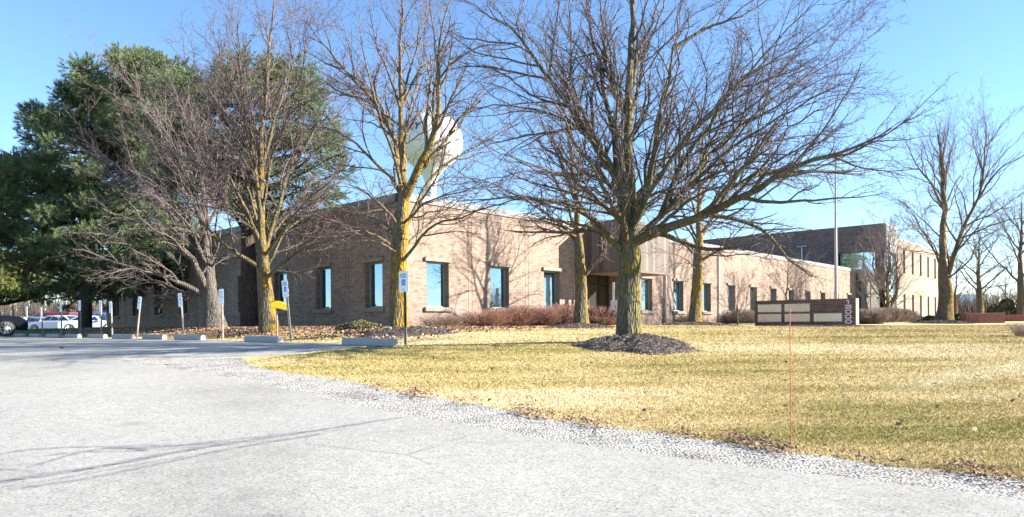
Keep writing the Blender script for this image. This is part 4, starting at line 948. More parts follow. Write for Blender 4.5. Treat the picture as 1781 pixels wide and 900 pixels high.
bare_tree('maple_tree', 'largest and nearest bare tree with a broad spreading crown, right of centre', 'tree', tr3, [.245, .235, .235, .235, .17, .13, .10, .07, .05, .03], limb3, M['maple'], 31, STD(.95, 1.06), center=at(1100, 330, Y0), up=.03, flare=1.28)
# T2: golden tree at the building corner
Y0 = 18.9; b0 = base3(692, Y0)
tr2 = [b0]+L3([(692, 520), (695, 440), (697, 385), (698, 333), (693, 270), (690, 167), (692, 87), (697, 10), (700, -40)], Y0)
limb2 = [
 ([(689, 425), (660, 392, .4), (620, 372, .8), (570, 362, 1.2), (525, 375, 1.5)], .045), ([(688, 440), (655, 425, -.9), (610, 425, -1.6), (560, 440, -2.2)], .035), ([(698, 440), (740, 400, .8), (800, 350, 1.5), (860, 330, 2.2)], .045),
 ([(697, 335), (688, 290, .3), (684, 253, .4), (660, 207, .7), (620, 147, 1.0), (567, 87, 1.4), (535, 40, 1.6)], .10),
 ([(700, 350), (716, 318, -.2), (731, 295, -.4), (748, 247, -.6), (767, 167, -.9), (780, 67, -1.2), (790, 0, -1.4)], .13),
 ([(688, 435), (668, 417, -.3), (650, 405, -.6), (600, 398, -1), (560, 410, -1.4), (520, 440, -1.7)], .05),
 ([(697, 455), (712, 435, -.3), (728, 415, -.5), (750, 393, -.8), (800, 376, -1.2), (850, 366, -1.5), (890, 362, -1.8)], .055),
 ([(700, 430), (718, 380, .3), (740, 330, .6), (767, 295, .8), (820, 260, 1.1), (873, 232, 1.4), (930, 200, 1.6)], .07),
 ([(695, 350), (673, 307, .6), (633, 265, .9), (587, 233, 1.3), (540, 222, 1.6), (500, 205, 1.9)], .065),
 ([(693, 340), (700, 260, .8), (720, 160, 1.5), (735, 70, 2), (745, 0, 2.4)], .06),
 ([(693, 345), (680, 270, -.8), (650, 180, -1.5), (630, 90, -2), (610, 20, -2.3)], .06),
 ([(745, 255, -.6), (790, 220, -.3), (830, 160, 0), (860, 100, .3)], .04),
 ([(760, 200, -.9), (800, 160, -1.2), (850, 120, -1.5)], .03),
 ([(640, 180, .8), (590, 165, 1.2), (540, 150, 1.4)], .035), ([(690, 200), (670, 130, -.3), (645, 50, -.5), (640, -10, -.6)], .045), ([(691, 180), (715, 110, .3), (740, 30, .5), (750, -30, .6)], .045),
 ([(620, 147, 1.0), (610, 90, 1.1), (600, 30, 1.3)], .03), ([(697, 400), (740, 350, -1), (800, 320, -1.8), (860, 310, -2.4)], .045), ([(694, 400), (650, 350, -.9), (600, 320, -1.6), (540, 315, -2.2)], .045), ([(694, 410), (640, 370, .9), (590, 345, 1.6), (550, 350, 2)], .04),
]
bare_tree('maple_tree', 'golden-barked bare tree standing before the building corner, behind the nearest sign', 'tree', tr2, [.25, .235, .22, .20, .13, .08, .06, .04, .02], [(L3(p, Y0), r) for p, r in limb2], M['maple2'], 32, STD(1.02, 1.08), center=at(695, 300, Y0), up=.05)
# T1
Y0 = 22.0; b0 = base3(468, Y0)
tr1 = [b0]+L3([(463, 520), (458, 467), (454, 400), (450, 320), (450, 250), (458, 160), (467, 67), (473, 0)], Y0)
limb1 = [
 ([(455, 470), (433, 453, -.2), (415, 445, -.4), (395, 425, -.6), (362, 393, -1), (310, 362, -1.4), (253, 333, -1.8)], .075),
 ([(456, 460), (440, 400, .3), (427, 313, .6), (413, 210, .9), (392, 110, 1.2), (367, 0, 1.5)], .10),
 ([(460, 500), (472, 478, -.2), (493, 460, -.3), (533, 427, -.7), (580, 413, -1.1), (625, 405, -1.5)], .07),
 ([(459, 455), (478, 390, .3), (493, 320, .5), (520, 253, .8), (555, 190, 1.1), (580, 123, 1.4)], .085),
 ([(455, 430), (420, 350, -.6), (370, 270, -1.2), (310, 200, -1.8), (260, 150, -2.2)], .07), ([(456, 420), (400, 340, .6), (330, 290, 1.2), (260, 250, 1.8)], .06),
 ([(453, 380), (440, 250, -1), (430, 130, -1.6), (425, 20, -2)], .07), ([(453, 360), (490, 240, -.8), (520, 130, -1.4), (545, 40, -1.8)], .06), ([(450, 300), (480, 180, .8), (500, 80, 1.3), (515, 10, 1.6)], .055),
 ([(420, 260, .7), (370, 170, 1.2), (320, 110, 1.6), (290, 70, 1.8)], .05), ([(457, 470), (500, 410, .9), (560, 350, 1.6), (600, 290, 2.1)], .055), ([(456, 440), (510, 370, -1), (570, 310, -1.8), (620, 280, -2.4)], .055),
 ([(450, 280), (410, 180, .3), (380, 80, .5), (360, 20, .7)], .05), ([(450, 350), (400, 260, -.2), (340, 190, -.4), (290, 150, -.6)], .05), ([(452, 400), (380, 320, .2), (300, 270, .3), (230, 230, .4)], .05),
]
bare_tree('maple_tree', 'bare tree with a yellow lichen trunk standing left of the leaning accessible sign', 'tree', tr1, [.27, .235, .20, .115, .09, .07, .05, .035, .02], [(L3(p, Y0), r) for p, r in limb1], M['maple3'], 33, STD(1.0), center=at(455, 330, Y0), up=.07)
# T0: grey gnarled, low spreading
Y0 = 26.5; b0 = base3(374, Y0)
tr0 = [b0]+L3([(370, 545), (364, 505), (362, 460), (360, 410), (355, 350), (352, 300)], Y0)
limb0 = [
 ([(366, 520), (345, 505, -.2), (322, 492, -.4), (273, 467, -.9), (220, 453, -1.4), (173, 433, -1.9), (140, 428, -2.2)], .10),
 ([(366, 508), (350, 480, -.3), (325, 440, -.6), (267, 400, -1), (207, 373, -1.5), (160, 355, -2)], .12),
 ([(363, 480), (345, 430, .2), (320, 373, .4), (267, 320, .8), (207, 267, 1.2), (165, 235, 1.6)], .10),
 ([(361, 430), (345, 340, .4), (307, 250, .8), (253, 165, 1.2), (215, 130, 1.6)], .08), ([(366, 515), (330, 510, .5), (280, 490, 1), (220, 478, 1.6)], .06),
 ([(363, 470), (330, 400, -1), (280, 350, -1.8), (220, 310, -2.6)], .07), ([(361, 440), (320, 370, 1), (270, 330, 2), (210, 310, 3)], .07), ([(360, 420), (335, 320, -.8), (290, 230, -1.6), (240, 190, -2.2)], .065),
 ([(358, 400), (385, 330, .3), (405, 260, .6), (420, 190, .9)], .06), ([(363, 470), (390, 440, -.4), (420, 420, -.8)], .045), ([(356, 350), (340, 250, 0), (320, 180, 0), (300, 130, .1)], .06),
 ([(320, 437, -.6), (260, 430, -.8), (200, 410, -1), (150, 400, -1.3)], .05), ([(300, 355, .6), (240, 330, .8), (180, 300, 1), (150, 290, 1.2)], .045), ([(352, 320), (370, 240, .6), (385, 170, 1)], .05),
]
limb0 = [(p, r_*1.25) for p, r_ in limb0]
bare_tree('grey_bark_tree', 'low spreading bare tree with a thick gnarled grey trunk before the left wing', 'tree', tr0, [.37, .33, .29, .22, .16, .10, .06], [(L3(p, Y0), r) for p, r in limb0], M['gbark'], 34, [dict(spacing=.36, lenk=.6, maxlen=2.6, minlen=.7, thin=.032, wob=.15, N=8), dict(spacing=.26, lenk=.5, maxlen=1.1, minlen=.3, wob=.2, thin=.022, N=6), dict(spacing=.18, lenk=.5, maxlen=.5, minlen=.16, wob=.24), dict(spacing=.14, lenk=.5, maxlen=.2, minlen=.08, wob=.28, ang=(40, 75))], center=at(365, 430, Y0), up=.05, rmin=.0044)
# T4 slim tree in front of the entrance wall
Y0 = 23.0; b0 = base3(1011, Y0)
tr4 = [b0]+L3([(1010, 530), (1009, 475), (1007, 430), (1003, 400), (1000, 350), (998, 290), (990, 230), (985, 190)], Y0)
limb4 = [
 ([(1010, 480), (1030, 462, -.2), (1047, 440, -.3), (1058, 420, -.5), (1075, 390, -.8)], .075), ([(1007, 430), (985, 400, .2), (955, 375, .4), (915, 350, .8), (870, 340, 1.2)], .06),
 ([(1004, 405), (1015, 350, .4), (1035, 290, .7), (1060, 240, 1)], .06), ([(1003, 400), (975, 340, -.4), (945, 280, -.8), (920, 230, -1.1)], .06), ([(1000, 360), (975, 290, .6), (955, 220, 1)], .05), ([(1006, 420), (960, 395, -.8), (910, 380, -1.5), (870, 370, -2)], .05),
 ([(1006, 415), (1040, 370, .9), (1070, 320, 1.6)], .05), ([(999, 330), (1020, 260, -.5), (1040, 200, -.9)], .045), ([(1046, 441, -.3), (1045, 410, .1), (1050, 380, .4)], .035)]
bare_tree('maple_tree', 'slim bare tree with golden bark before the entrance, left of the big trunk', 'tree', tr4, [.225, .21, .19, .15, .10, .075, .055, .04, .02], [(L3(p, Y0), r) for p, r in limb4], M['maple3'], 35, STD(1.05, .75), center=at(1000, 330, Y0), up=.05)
# T5
Y0 = 30.0; b0 = base3(1208, Y0)
tr5 = [b0]+L3([(1211, 520), (1215, 460), (1217, 420), (1218, 380), (1222, 330), (1226, 270), (1232, 210)], Y0)
limb5 = [
 ([(1214, 465), (1235, 445, -.2), (1262, 432, -.4), (1295, 415, -.7), (1340, 402, -1.1), (1390, 395, -1.5)], .075), ([(1217, 430), (1204, 405, .2), (1192, 390, .3), (1160, 370, .6), (1120, 365, 1)], .06),
 ([(1217, 415), (1235, 385, .4), (1270, 350, .7), (1320, 310, 1.1)], .06), ([(1218, 390), (1200, 330, -.5), (1180, 260, -.9), (1165, 220, -1.2)], .06), ([(1220, 360), (1245, 300, -.5), (1280, 240, -.9), (1310, 210, -1.2)], .055), ([(1222, 330), (1205, 270, .6), (1190, 200, 1)], .05),
 ([(1213, 470), (1195, 450, -.6), (1170, 435, -1.1), (1140, 430, -1.6)], .035), ([(1217, 410), (1250, 370, -1), (1290, 330, -1.9), (1340, 320, -2.7)], .055), ([(1216, 420), (1185, 370, 1), (1150, 320, 2), (1110, 300, 2.6)], .055), ([(1224, 300), (1250, 240, .4), (1270, 190, .8)], .045)]
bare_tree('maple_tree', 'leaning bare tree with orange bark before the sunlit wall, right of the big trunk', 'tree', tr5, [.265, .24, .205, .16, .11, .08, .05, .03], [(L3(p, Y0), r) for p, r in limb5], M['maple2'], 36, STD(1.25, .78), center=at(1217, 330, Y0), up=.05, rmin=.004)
# T6 large forked tree at the right
Y0 = 42.0; b0 = base3(1642, Y0)
tr6 = [b0]+L3([(1644, 530), (1644, 500), (1639, 453), (1638, 400), (1638, 355), (1635, 310), (1634, 275), (1630, 235)], Y0)
limb6 = [
 ([(1645, 505), (1654, 460, -.3), (1664, 420, -.5), (1675, 385, -.7), (1690, 346, -1), (1708, 290, -1.4), (1714, 245, -1.8), (1718, 218, -2)], .21),
 ([(1640, 480), (1627, 445, .5), (1612, 412, .9), (1594, 370, 1.4), (1570, 350, 1.8), (1540, 340, 2.2)], .13), ([(1638, 370), (1622, 330, -.6), (1605, 297, -1.2), (1590, 250, -1.8), (1575, 215, -2.2)], .13),
 ([(1650, 490, 0), (1670, 474, -.6), (1690, 453, -1.1), (1705, 425, -1.5), (1740, 400, -2), (1775, 380, -2.5)], .10), ([(1690, 346, -1), (1730, 302, -1.8), (1773, 272, -2.6), (1800, 240, -3)], .11), ([(1670, 400, -.6), (1710, 370, .4), (1750, 350, 1.2), (1795, 330, 2)], .08),
 ([(1638, 340), (1650, 290, 1), (1665, 240, 1.6), (1680, 200, 2)], .09), ([(1640, 420), (1600, 380, 1.6), (1560, 350, 2.6), (1530, 340, 3.2)], .08), ([(1640, 400), (1665, 340, 1.5), (1690, 280, 2.6), (1700, 230, 3)], .08), ([(1645, 470), (1620, 420, -1.5), (1590, 390, -2.6), (1560, 400, -3.4)], .08),
 ([(1637, 330), (1610, 260, 1), (1600, 210, 1.5)], .08), ([(1635, 280), (1650, 220, -.8), (1655, 185, -1.2)], .07), ([(1700, 310, -1.2), (1690, 250, -.8), (1695, 200, -.6)], .07), ([(1715, 250, -1.6), (1745, 215, -1.6), (1770, 190, -1.6)], .06), ([(1605, 297, -1.2), (1575, 290, -1.2), (1545, 270, -1.2)], .05)]
S6 = lambda k: [dict(spacing=.46*k, lenk=.62, maxlen=3.9*k, minlen=1.1*k, ang=(25, 55), wob=.11, N=8, thin=.020), dict(spacing=.32*k, lenk=.55, maxlen=2.2*k, minlen=.6*k, ang=(22, 48), wob=.15, N=6, thin=.014), dict(spacing=.25*k, lenk=.5, maxlen=1.0*k, minlen=.3*k, ang=(25, 55), wob=.18), dict(spacing=.24*k, lenk=.5, maxlen=.45*k, minlen=.16*k, ang=(30, 65), wob=.22)]
bare_tree('forked_tree', 'tallest bare tree at the right, its golden trunk forking low into two stems', 'tree', tr6, [.48, .40, .37, .20, .16, .13, .10, .07, .04], [(L3(p, Y0), r*.62 if i_ else r*.8) for i_, (p, r) in enumerate(limb6)], M['fbark'], 37, S6(.92), center=at(1650, 350, Y0), up=.035, rmin=.0048, flare=1.2)
# generic background trees
def gtree(px, Y, top, spread, r0, seed, label, kmul=1, forks=9, lean=0, mat='fbark', low=.22, name='bare_tree', cat='tree', group=None, up=.08, multi=False):
    rng = random.Random(seed); b = ground_at(px, Y); Htot = at(px, top, Y).z-b.z; W = spread/F*Y/2
    tr = [tuple(b), tuple(b+Vector((lean*.3, 0, Htot*.2))), tuple(b+Vector((lean*.6, .1, Htot*.45))), tuple(b+Vector((lean, 0, Htot*.72))), tuple(b+Vector((lean, 0, Htot*.95)))]
    limbs = []
    for i in range(forks):
        f = low+(.78-low)*i/forks; a = i*2.4+rng.random(); zz = Htot*f; ln = W*(1-.45*(f-low)/.8)*rng.uniform(.8, 1.1); rise = Htot*(.22+.1*rng.random())*(1-.3*f)
        s = b+Vector((lean*f, 0, zz)); d = Vector((math.cos(a), math.sin(a), 0))
        limbs.append(([tuple(s), tuple(s+d*ln*.3+Vector((0, 0, rise*.5))), tuple(s+d*ln*.6+Vector((0, 0, rise*1.0))), tuple(s+d*ln*.9+Vector((0, 0, rise*1.7)))], r0*.28*(1-.5*i/forks)))
    if multi:
        for a in (.3, 2.5, 4.2): d = Vector((math.cos(a), math.sin(a), 0)); limbs.append(([tuple(b), tuple(b+d*W*.3+Vector((0, 0, Htot*.3))), tuple(b+d*W*.5+Vector((0, 0, Htot*.9)))], r0*.7))
    k = Y/42*kmul
    return bare_tree(name, label, cat, tr, [r0, r0*.8, r0*.45, r0*.2, r0*.05], limbs, M[mat], seed, S6(k)[:4] if Y < 70 else S6(k)[:3], center=b+Vector((0, 0, Htot*.5)), up=up, rmin=.0018*Y/16, group=group)
gtree(1704, 62, 395, 150, .34, 41, 'medium bare tree behind the red brick planter wall', .8, 12)
gtree(1777, 52, 330, 150, .32, 42, 'dark-trunked bare tree at the right edge of the lawn', .8, 11)
gtree(1545, 57, 385, 110, .2, 43, 'bare tree with curved low fork before the glazed corner of the two storey block', .7, 10, multi=True, low=.15)
gtree(1509, 44, 452, 75, .09, 44, 'small pale ornamental tree beside the end of the brick sign', .42, 9, mat='gbark', low=.3)
gtree(1369, 40, 442, 130, .09, 45, 'small spreading crabapple tree rising behind the brick sign', .5, 10, low=.2, up=.03)
gtree(1283, 40, 478, 90, .05, 46, 'small open vase-shaped shrub tree against the sunlit wall', .5, 7, low=.08, multi=True)
gtree(1752, 75, 470, 90, .2, 47, 'smaller far bare tree between the planter walls and the right edge', .8, 10)
gtree(1662, 85, 440, 110, .24, 48, 'far bare tree just right of the forked golden trunk', .8, 10)
# shadow-casting neighbours outside the right edge are not built
# ------------------------------------------------------------------ conifers
def tuft_tree(name, label, px, Y, top_py, W, trunk_r, clumps, mat, bark, seed, needles=34, nl=.16, cl_r=.55, drop=0, wid=.011, tuftn=60, limbs=True, tip=0.):
    """trunk + limbs + needle tufts gathered in clumps (cx,cy,dY,r) given in pixels"""
    rng = np.random.default_rng(seed); b = ground_at(px, Y); root = empty(name, b, 0, label, 'tree')
    top = at(clumps[0][0], clumps[0][1], Y)
    g = Geo(); TP = resample([tuple(b-Vector((0, 0, .1))), tuple(b+Vector(((top.x-b.x)*.1, 0, (top.z-b.z)*.35))), tuple(Vector((b.x+(top.x-b.x)*.5, Y, b.z+(top.z-b.z)*.75))), tuple(top)], 20)
    TR = np.linspace(1, .08, 20)**.8*trunk_r; g.add(*tubes(TP[None], TR[None], 14, .05))
    link('trunk', g.mesh('trunk', bark, b), root)
    cg = Geo(); cen = []
    for c in clumps:
        p = np.array(at(c[0], c[1], Y+c[2])); cen.append((p, c[3]))
    LB = []; 
    for p, r in cen:
        zz = np.clip(p[2]-abs(rng.normal(0, .6))-.35*abs(p[0]-TP[0][0])*.6, b.z+2.0, top.z-.5); k = np.argmin(np.abs(TP[:, 2]-zz)); s = TP[k]
        mid = s*.5+p*.5+np.array([0, 0, -.25]); LB.append(resample([s, mid, p], 9))
    P = np.array(LB); R = np.linspace(.085, .02, 9)[None]*np.ones((len(P), 1)); cg.add(*tubes(P, R, 7))
    # sub branches inside clumps, each ends in tufts
    Ts = []; Td = []
    for p, r in cen:
        n = int(tuftn*(r/cl_r)**2); d = rng.normal(size=(n, 3)); d /= np.linalg.norm(d, axis=1, keepdims=True)
        rad = r*rng.uniform(.45, 1.08, n)[:, None]; q = p+d*rad*np.array([1.05, 1.05, .62])
        Ts.append(q); dd = d+np.array([0, 0, .35-drop]); Td.append(dd/np.linalg.norm(dd, axis=1, keepdims=True))
        m = max(6, n//7); jj = rng.integers(0, n, m); a = np.repeat(p[None], m, 0); Q = np.stack([a, a*.5+q[jj]*.5+np.array([0, 0, -.04]), q[jj]], 1); cg.add(*tubes(Q, np.array([.03, .018, .008])[None]*np.ones((m, 1)), 4))
    o = link('branches', cg.mesh('branches', bark, b), root)
    T = np.concatenate(Ts); D = np.concatenate(Td); n = len(T)
    nd = rng.normal(size=(n, needles, 3))*.62+D[:, None]*1.0; nd /= np.linalg.norm(nd, axis=2, keepdims=True)
    L = nl*rng.uniform(.7, 1.25, (n, needles, 1)); st = T[:, None]+D[:, None]*rng.uniform(-.12, .10, (n, needles, 1))*1.1
    sd = np.cross(nd, rng.normal(size=nd.shape)); sd /= np.linalg.norm(sd, axis=2, keepdims=True)+1e-9
    V = np.stack([st-sd*wid, st+sd*wid, st+nd*L], 2).reshape(-1, 3)-np.array(b)
    rn = np.clip(rng.uniform(.15, .85, (n, 1))*.6+rng.random((n, needles))*.4+tip, 0, 1)
    link('crown', mesh_np('crown', V, np.arange(len(V)).reshape(-1, 3), mat, {'rnd': np.repeat(rn.ravel(), 3)}), root)
    return root
def clumpcloud(outline, n, dY, r, seed, extra=()):
    rng = random.Random(seed); xs = [p[0] for p in outline]; ys = [p[1] for p in outline]; out = list(extra); k = 0
    while len(out) < n and k < 20000:
        k += 1; x = rng.uniform(min(xs), max(xs)); y = rng.uniform(min(ys), max(ys))
        if inside(outline, np.array([x]), np.array([y]))[0]: out.append((x, y, rng.uniform(-dY, dY), r*rng.uniform(.75, 1.25)))
    return out
olA = [(215, 100), (150, 120), (85, 190), (48, 205), (55, 255), (20, 280), (-60, 300), (-90, 380), (-60, 440), (10, 450), (60, 452), (120, 500), (190, 505), (260, 500), (330, 465), (330, 380), (320, 250), (330, 150), (280, 105)]
edgeA = [(215, 98, 0, .95), (265, 112, 0, .9), (160, 128, .5, .9), (120, 160, -.5, .9), (62, 195, 0, .85), (58, 235, .5, .85), (45, 290, -.5, 1), (20, 285, .5, .8), (-10, 310, 0, 1), (10, 360, 1, 1), (20, 400, 0, 1), (30, 435, .5, .9), (90, 460, 0, .9), (140, 495, 0, .9), (190, 505, 0, .8), (235, 500, 0, .7), (290, 490, 0, .6), (95, 505, .4, .6), (60, 492, -.4, .7), (125, 520, .2, .55), (168, 520, -.3, .55), (205, 515, .3, .5), (112, 535, 0, .4), (185, 535, .2, .35), (80, 520, .5, .45), (150, 515, 1, .6), (235, 510, -.5, .5)]
tuft_tree('pine_tree', 'huge dark green pine at the left, its dense crown hanging over the parked cars', 148, 40, 95, 10, .36, clumpcloud(olA, 250, 3.8, 1.0, 51, edgeA), M['needle'], M['pbark'], 51, needles=30, nl=.19, wid=.012, tuftn=125, cl_r=.95, tip=.06)
olB = [(400, 100), (330, 110), (280, 170), (290, 260), (300, 340), (380, 360), (470, 390), (560, 350), (600, 330), (590, 270), (575, 190), (540, 120), (470, 95)]
tuft_tree('pine_tree', 'tall pine with a dark bare lower trunk close to the left wing wall', 434, 29.5, 100, 8, .38, clumpcloud(olB, 125, 2.4, .74, 52, [(410, 112, 0, .6), (470, 110, .3, .6), (540, 150, 0, .6), (590, 335, 0, .5), (575, 245, .3, .6), (330, 130, 0, .6)]), M['needle'], M['pbark'], 52, needles=26, nl=.15, wid=.009, tuftn=75, cl_r=.7, tip=.1)
olS = [(40, 445), (-60, 440), (-90, 520), (20, 520), (60, 515), (135, 510), (150, 470), (100, 455)]
tuft_tree('spruce_tree', 'yellowish spruce with drooping sprays at the left edge below the pine', -14, 48, 430, 8, .22, [(-14, 330, 0, .6)]+clumpcloud(olS, 60, 2.2, .8, 53), M['spruce'], M['pbark'], 53, needles=14, nl=.22, wid=.02, tuftn=110, cl_r=.8, drop=1.1)
# ------------------------------------------------------------------ shrubs
def twig_shrub(px, Y, wpx, hpx, mat, seed, label, name, cat, group, n=900, spread=.8, dome=False, loc=None, rot=0, wd=.006):
    rng = np.random.default_rng(seed); b = ground_at(px, Y) if loc is None else Vector((loc[0], loc[1], H(*loc))); W = wpx/F*b.y/2*1.25; Hh = hpx/F*b.y*.86
    root = empty(name, b, 0, label, cat, group)
    th = rng.random(n)*6.283; rr = rng.random(n)**.5; sx = np.cos(th)*rr*W*(.45 if not dome else .8); sy = np.sin(th)*rr*W*(.45 if not dome else .8)
    ex = sx*(1.15+spread)+rng.normal(0, W*.26, n); ey = sy*(1+spread)+rng.normal(0, W*.2, n); ez = Hh*rng.uniform(.3, 1.1, n)*(1-.22*rr**2)*(1+.15*np.sin(sx*5+seed))
    s = np.column_stack([sx, sy, 0*sx]); e = np.column_stack([ex, ey, ez]); mid = s*.5+e*.5+rng.normal(0, .05, (n, 3)); P = np.stack([s, mid, e], 1)
    w = wd*max(1, b.y/26)
    V1, F1, R1 = tubes(P, np.array([w, w*.8, w*.45])[None]*np.ones((n, 1)), 3)
    rnd = np.repeat(rng.random(n), 9)
    # side twigs
    m = n*3; bi = rng.integers(0, n, m); t = rng.uniform(.3, 1, m)[:, None]; p = mid[bi]*(1-t)+e[bi]*t; d = (e[bi]-s[bi]); d /= np.linalg.norm(d, axis=1, keepdims=True); d = d+rng.normal(0, .7, (m, 3)); q = p+d*rng.uniform(.06, .2, (m, 1))
    q[:, 2] = np.minimum(q[:, 2], Hh*1.08)
    V2, F2, R2 = tubes(np.stack([p, q], 1), np.array([w*.55, w*.3])[None]*np.ones((m, 1)), 3)
    V = np.concatenate([V1, V2]); Fc = np.concatenate([F1, F2+len(V1)]); rnd = np.concatenate([rnd, np.repeat(rng.random(m), 6)])
    link('twigs', mesh_np('twigs', V, Fc, mat, {'rnd': rnd}), root); return root
RG = 'red-twigged dormant shrubs along the sunlit wall'
def wallshrub(px, off, wpx, hpx, mat, seed, label, n=800, name='dogwood_shrub', group=RG, **k):
    t = t_of(px); p = P2(K, UR, t, nR, off, 0); return twig_shrub(px, p[1], wpx, hpx, M[mat], seed, label, name, 'shrub', group, n, loc=(p[0], p[1]), **k)
wallshrub(733, 1.3, 60, 26, 'tantwig', 61, 'low tan dormant shrub at the building corner behind the golden tree', 420)
wallshrub(812, 1.2, 72, 34, 'redtwig', 62, 'red-brown shrub between the first and second windows of the sunlit wall', 900)
wallshrub(862, 1.2, 72, 38, 'redtwig', 63, 'red-brown shrub directly below the second window of the sunlit wall', 1000)
wallshrub(905, 1.3, 60, 34, 'redtwig', 64, 'red-brown shrub between the second and third windows of the sunlit wall', 800)
wallshrub(948, 1.2, 64, 40, 'redtwig', 65, 'red-brown shrub below the third window of the sunlit wall', 900)
wallshrub(985, 1.2, 56, 38, 'redtwig', 66, 'red-brown shrub left of the slim tree before the shaded entrance wall', 800)
twig_shrub(1040, 30.5, 58, 38, M['redtwig'], 67, 'brightest red shrub before the entrance doors, right of the slim tree', 'dogwood_shrub', 'shrub', RG, 1100)
twig_shrub(1060, 30, 30, 16, M['redtwig'], 68, 'small low red shrub at the foot of the grey utility box', 'dogwood_shrub', 'shrub', RG, 300)
wallshrub(1165, 1.2, 40, 20, 'tantwig', 69, 'sparse tan shrub at the wall by the white downspout', 260, group='tan shrubs along the far wall')
for i, (px, w_, h_) in enumerate(((1238, 50, 26), (1270, 44, 24), (1300, 42, 22))):
    wallshrub(px, 1.6, w_, h_, 'tantwig', 70+i, ('bushy tan shrub just right of the orange-barked tree', 'middle tan shrub in the bed between the orange-barked tree and the sign', 'tan shrub close to the left end of the brick sign')[i], 520, name='tan_shrub', group='tan shrubs along the far wall')
def round_shrub(px, Y, wpx, hpx, mat, seed, label, group, n=5200, name='clipped_shrub', leaf=.05, flat=1):
    rng = np.random.default_rng(seed); b = ground_at(px, Y); W = wpx/F*Y/2; Hh = hpx/F*Y; root = empty(name, b, 0, label, 'shrub', group)
    d = rng.normal(size=(n, 3)); d /= np.linalg.norm(d, axis=1, keepdims=True); d[:, 2] = np.abs(d[:, 2]); bump = 1+.10*np.sin(d[:, 0]*7+seed)+.08*np.sin(d[:, 1]*9+d[:, 2]*6)
    r = rng.uniform(.55, 1.0, n)**.5*bump; X = d[:, 0]*W*r; Yy = d[:, 1]*W*.8*r; Z = d[:, 2]*Hh*r
    c = quads('foliage', X, Yy, Z, RNG.uniform(.5, 1.3, n)*leaf*Y/45, mat, 1, .35 if mat in (M['tantwig'],) else .6); link('foliage', c, root)
    g = Geo(); m = 26; a = rng.random(m)*6.28; e = np.column_stack([np.cos(a)*W*.7, np.sin(a)*W*.55, Hh*rng.uniform(.4, .85, m)]); P = np.stack([e*np.array([.15, .15, 0]), e*.55, e], 1); g.add(*tubes(P, np.array([.02, .015, .008])[None]*np.ones((m, 1)), 4))
    link('stems', g.mesh('stems', M['fbark'], (0, 0, 0)), root); return root
HG = 'brown clipped shrubs between the sign and the two storey block'
for i, (px, Y, w, h, lab) in enumerate(((1512, 41, 44, 28, 'brown clipped shrub touching the lit end of the brick sign'), (1537, 46, 40, 28, 'second brown clipped shrub right of the brick sign, at the foot of the curved tree'), (1558, 50, 34, 24, 'third brown clipped shrub right of the brick sign'), (1573, 54, 28, 20, 'rightmost brown clipped shrub, before the far facade corner'))):
    twig_shrub(px, Y, w*.95, h, M['tantwig'], 80+i, lab, 'clipped_shrub', 'shrub', HG, 2200, spread=.15, dome=True, wd=.007)
for i, (px, Y, w, h, lab) in enumerate(((1594, 60, 42, 9, 'low dark evergreen hedge below the far facade windows'), (1620, 55, 30, 9, 'low dark evergreen hedge just left of the forked tree foot'), (1664, 48, 34, 13, 'dark evergreen shrub right of the forked tree foot'))):
    round_shrub(px, Y, w, h, M['boxwood'], 90+i, lab, 'low dark evergreens at the foot of the far facade', leaf=.09, name='evergreen_shrub')
round_shrub(1752, 58, 60, 34, M['juniper'], 95, 'large spreading juniper behind the farther planter wall', None, leaf=.16, name='juniper_shrub', n=7000)
round_shrub(627, 20.5, 80, 17, M['juniper'], 96, 'low spreading olive juniper below the corner window of the left wing', None, leaf=.06, name='juniper_shrub', n=5000)
b_ = unproj(1776, 585); twig_shrub(1776, b_[1], 26, 24, M['tantwig'], 97, 'scrawny pale weed cluster at the right edge of the lawn', 'dry_weed', 'weed', None, 90, loc=b_, wd=.004)
# far woods / brush as masses
def brush(name, label, x0, x1, Y, top, seed, n):
    rng = np.random.default_rng(seed); g = Geo(); px = rng.uniform(x0, x1, n); Yy = Y*rng.uniform(.9, 1.25, n); X = (px-CX)/F*Yy; Hh = (HY-top)/F*Yy*rng.uniform(.35, 1.05, n)
    b = np.column_stack([X, Yy, 0*X-.4]); k = Y/100
    lean = rng.normal(0, .16, (n, 2))*Hh[:, None]; e = b+np.column_stack([lean, Hh]); P = np.stack([b, b*.5+e*.5+rng.normal(0, .2*k, (n, 3)), e], 1); R = np.array([.10, .07, .02])[None]*np.ones((n, 1))*k
    g.add(*tubes(P, R, 4))
    for sp, lk, mx in ((.7*k, .5, 3*k), (.45*k, .5, 1.4*k)):
        P, R = spawn(rng, P, R, spacing=sp, lenk=lk, tmin=.2, ang=(25, 60), maxlen=mx, minlen=.4*k, N=2, wob=.15, up=.1, rmin=.016*k); g.add(*tubes(P, R, 3))
    tag(link(name, g.mesh(name, M['brushb'], (0, 0, 0))), label, 'woodland', kind='stuff')
M['brushb'] = m_bark('far_brush_bark', (.13, .105, .085), (.3, .25, .1), .0, (.13, .105, .09))
brush('far_woodland', 'tan bare brush and far trees beyond the parked cars at the left', -120, 215, 115, 500, 1, 1000)
brush('far_woodland', 'grey-brown bare brush far off at the right below the distant office block', 1590, 1850, 115, 512, 2, 700)
brush('far_woodland', 'bare treeline off to the right, seen mainly as reflections in the windows', 3300, 5200, 34, 330, 4, 300)
brush('far_woodland', 'distant line of bare trees showing low between the building and the right edge', 1600, 1900, 240, 505, 3, 260)

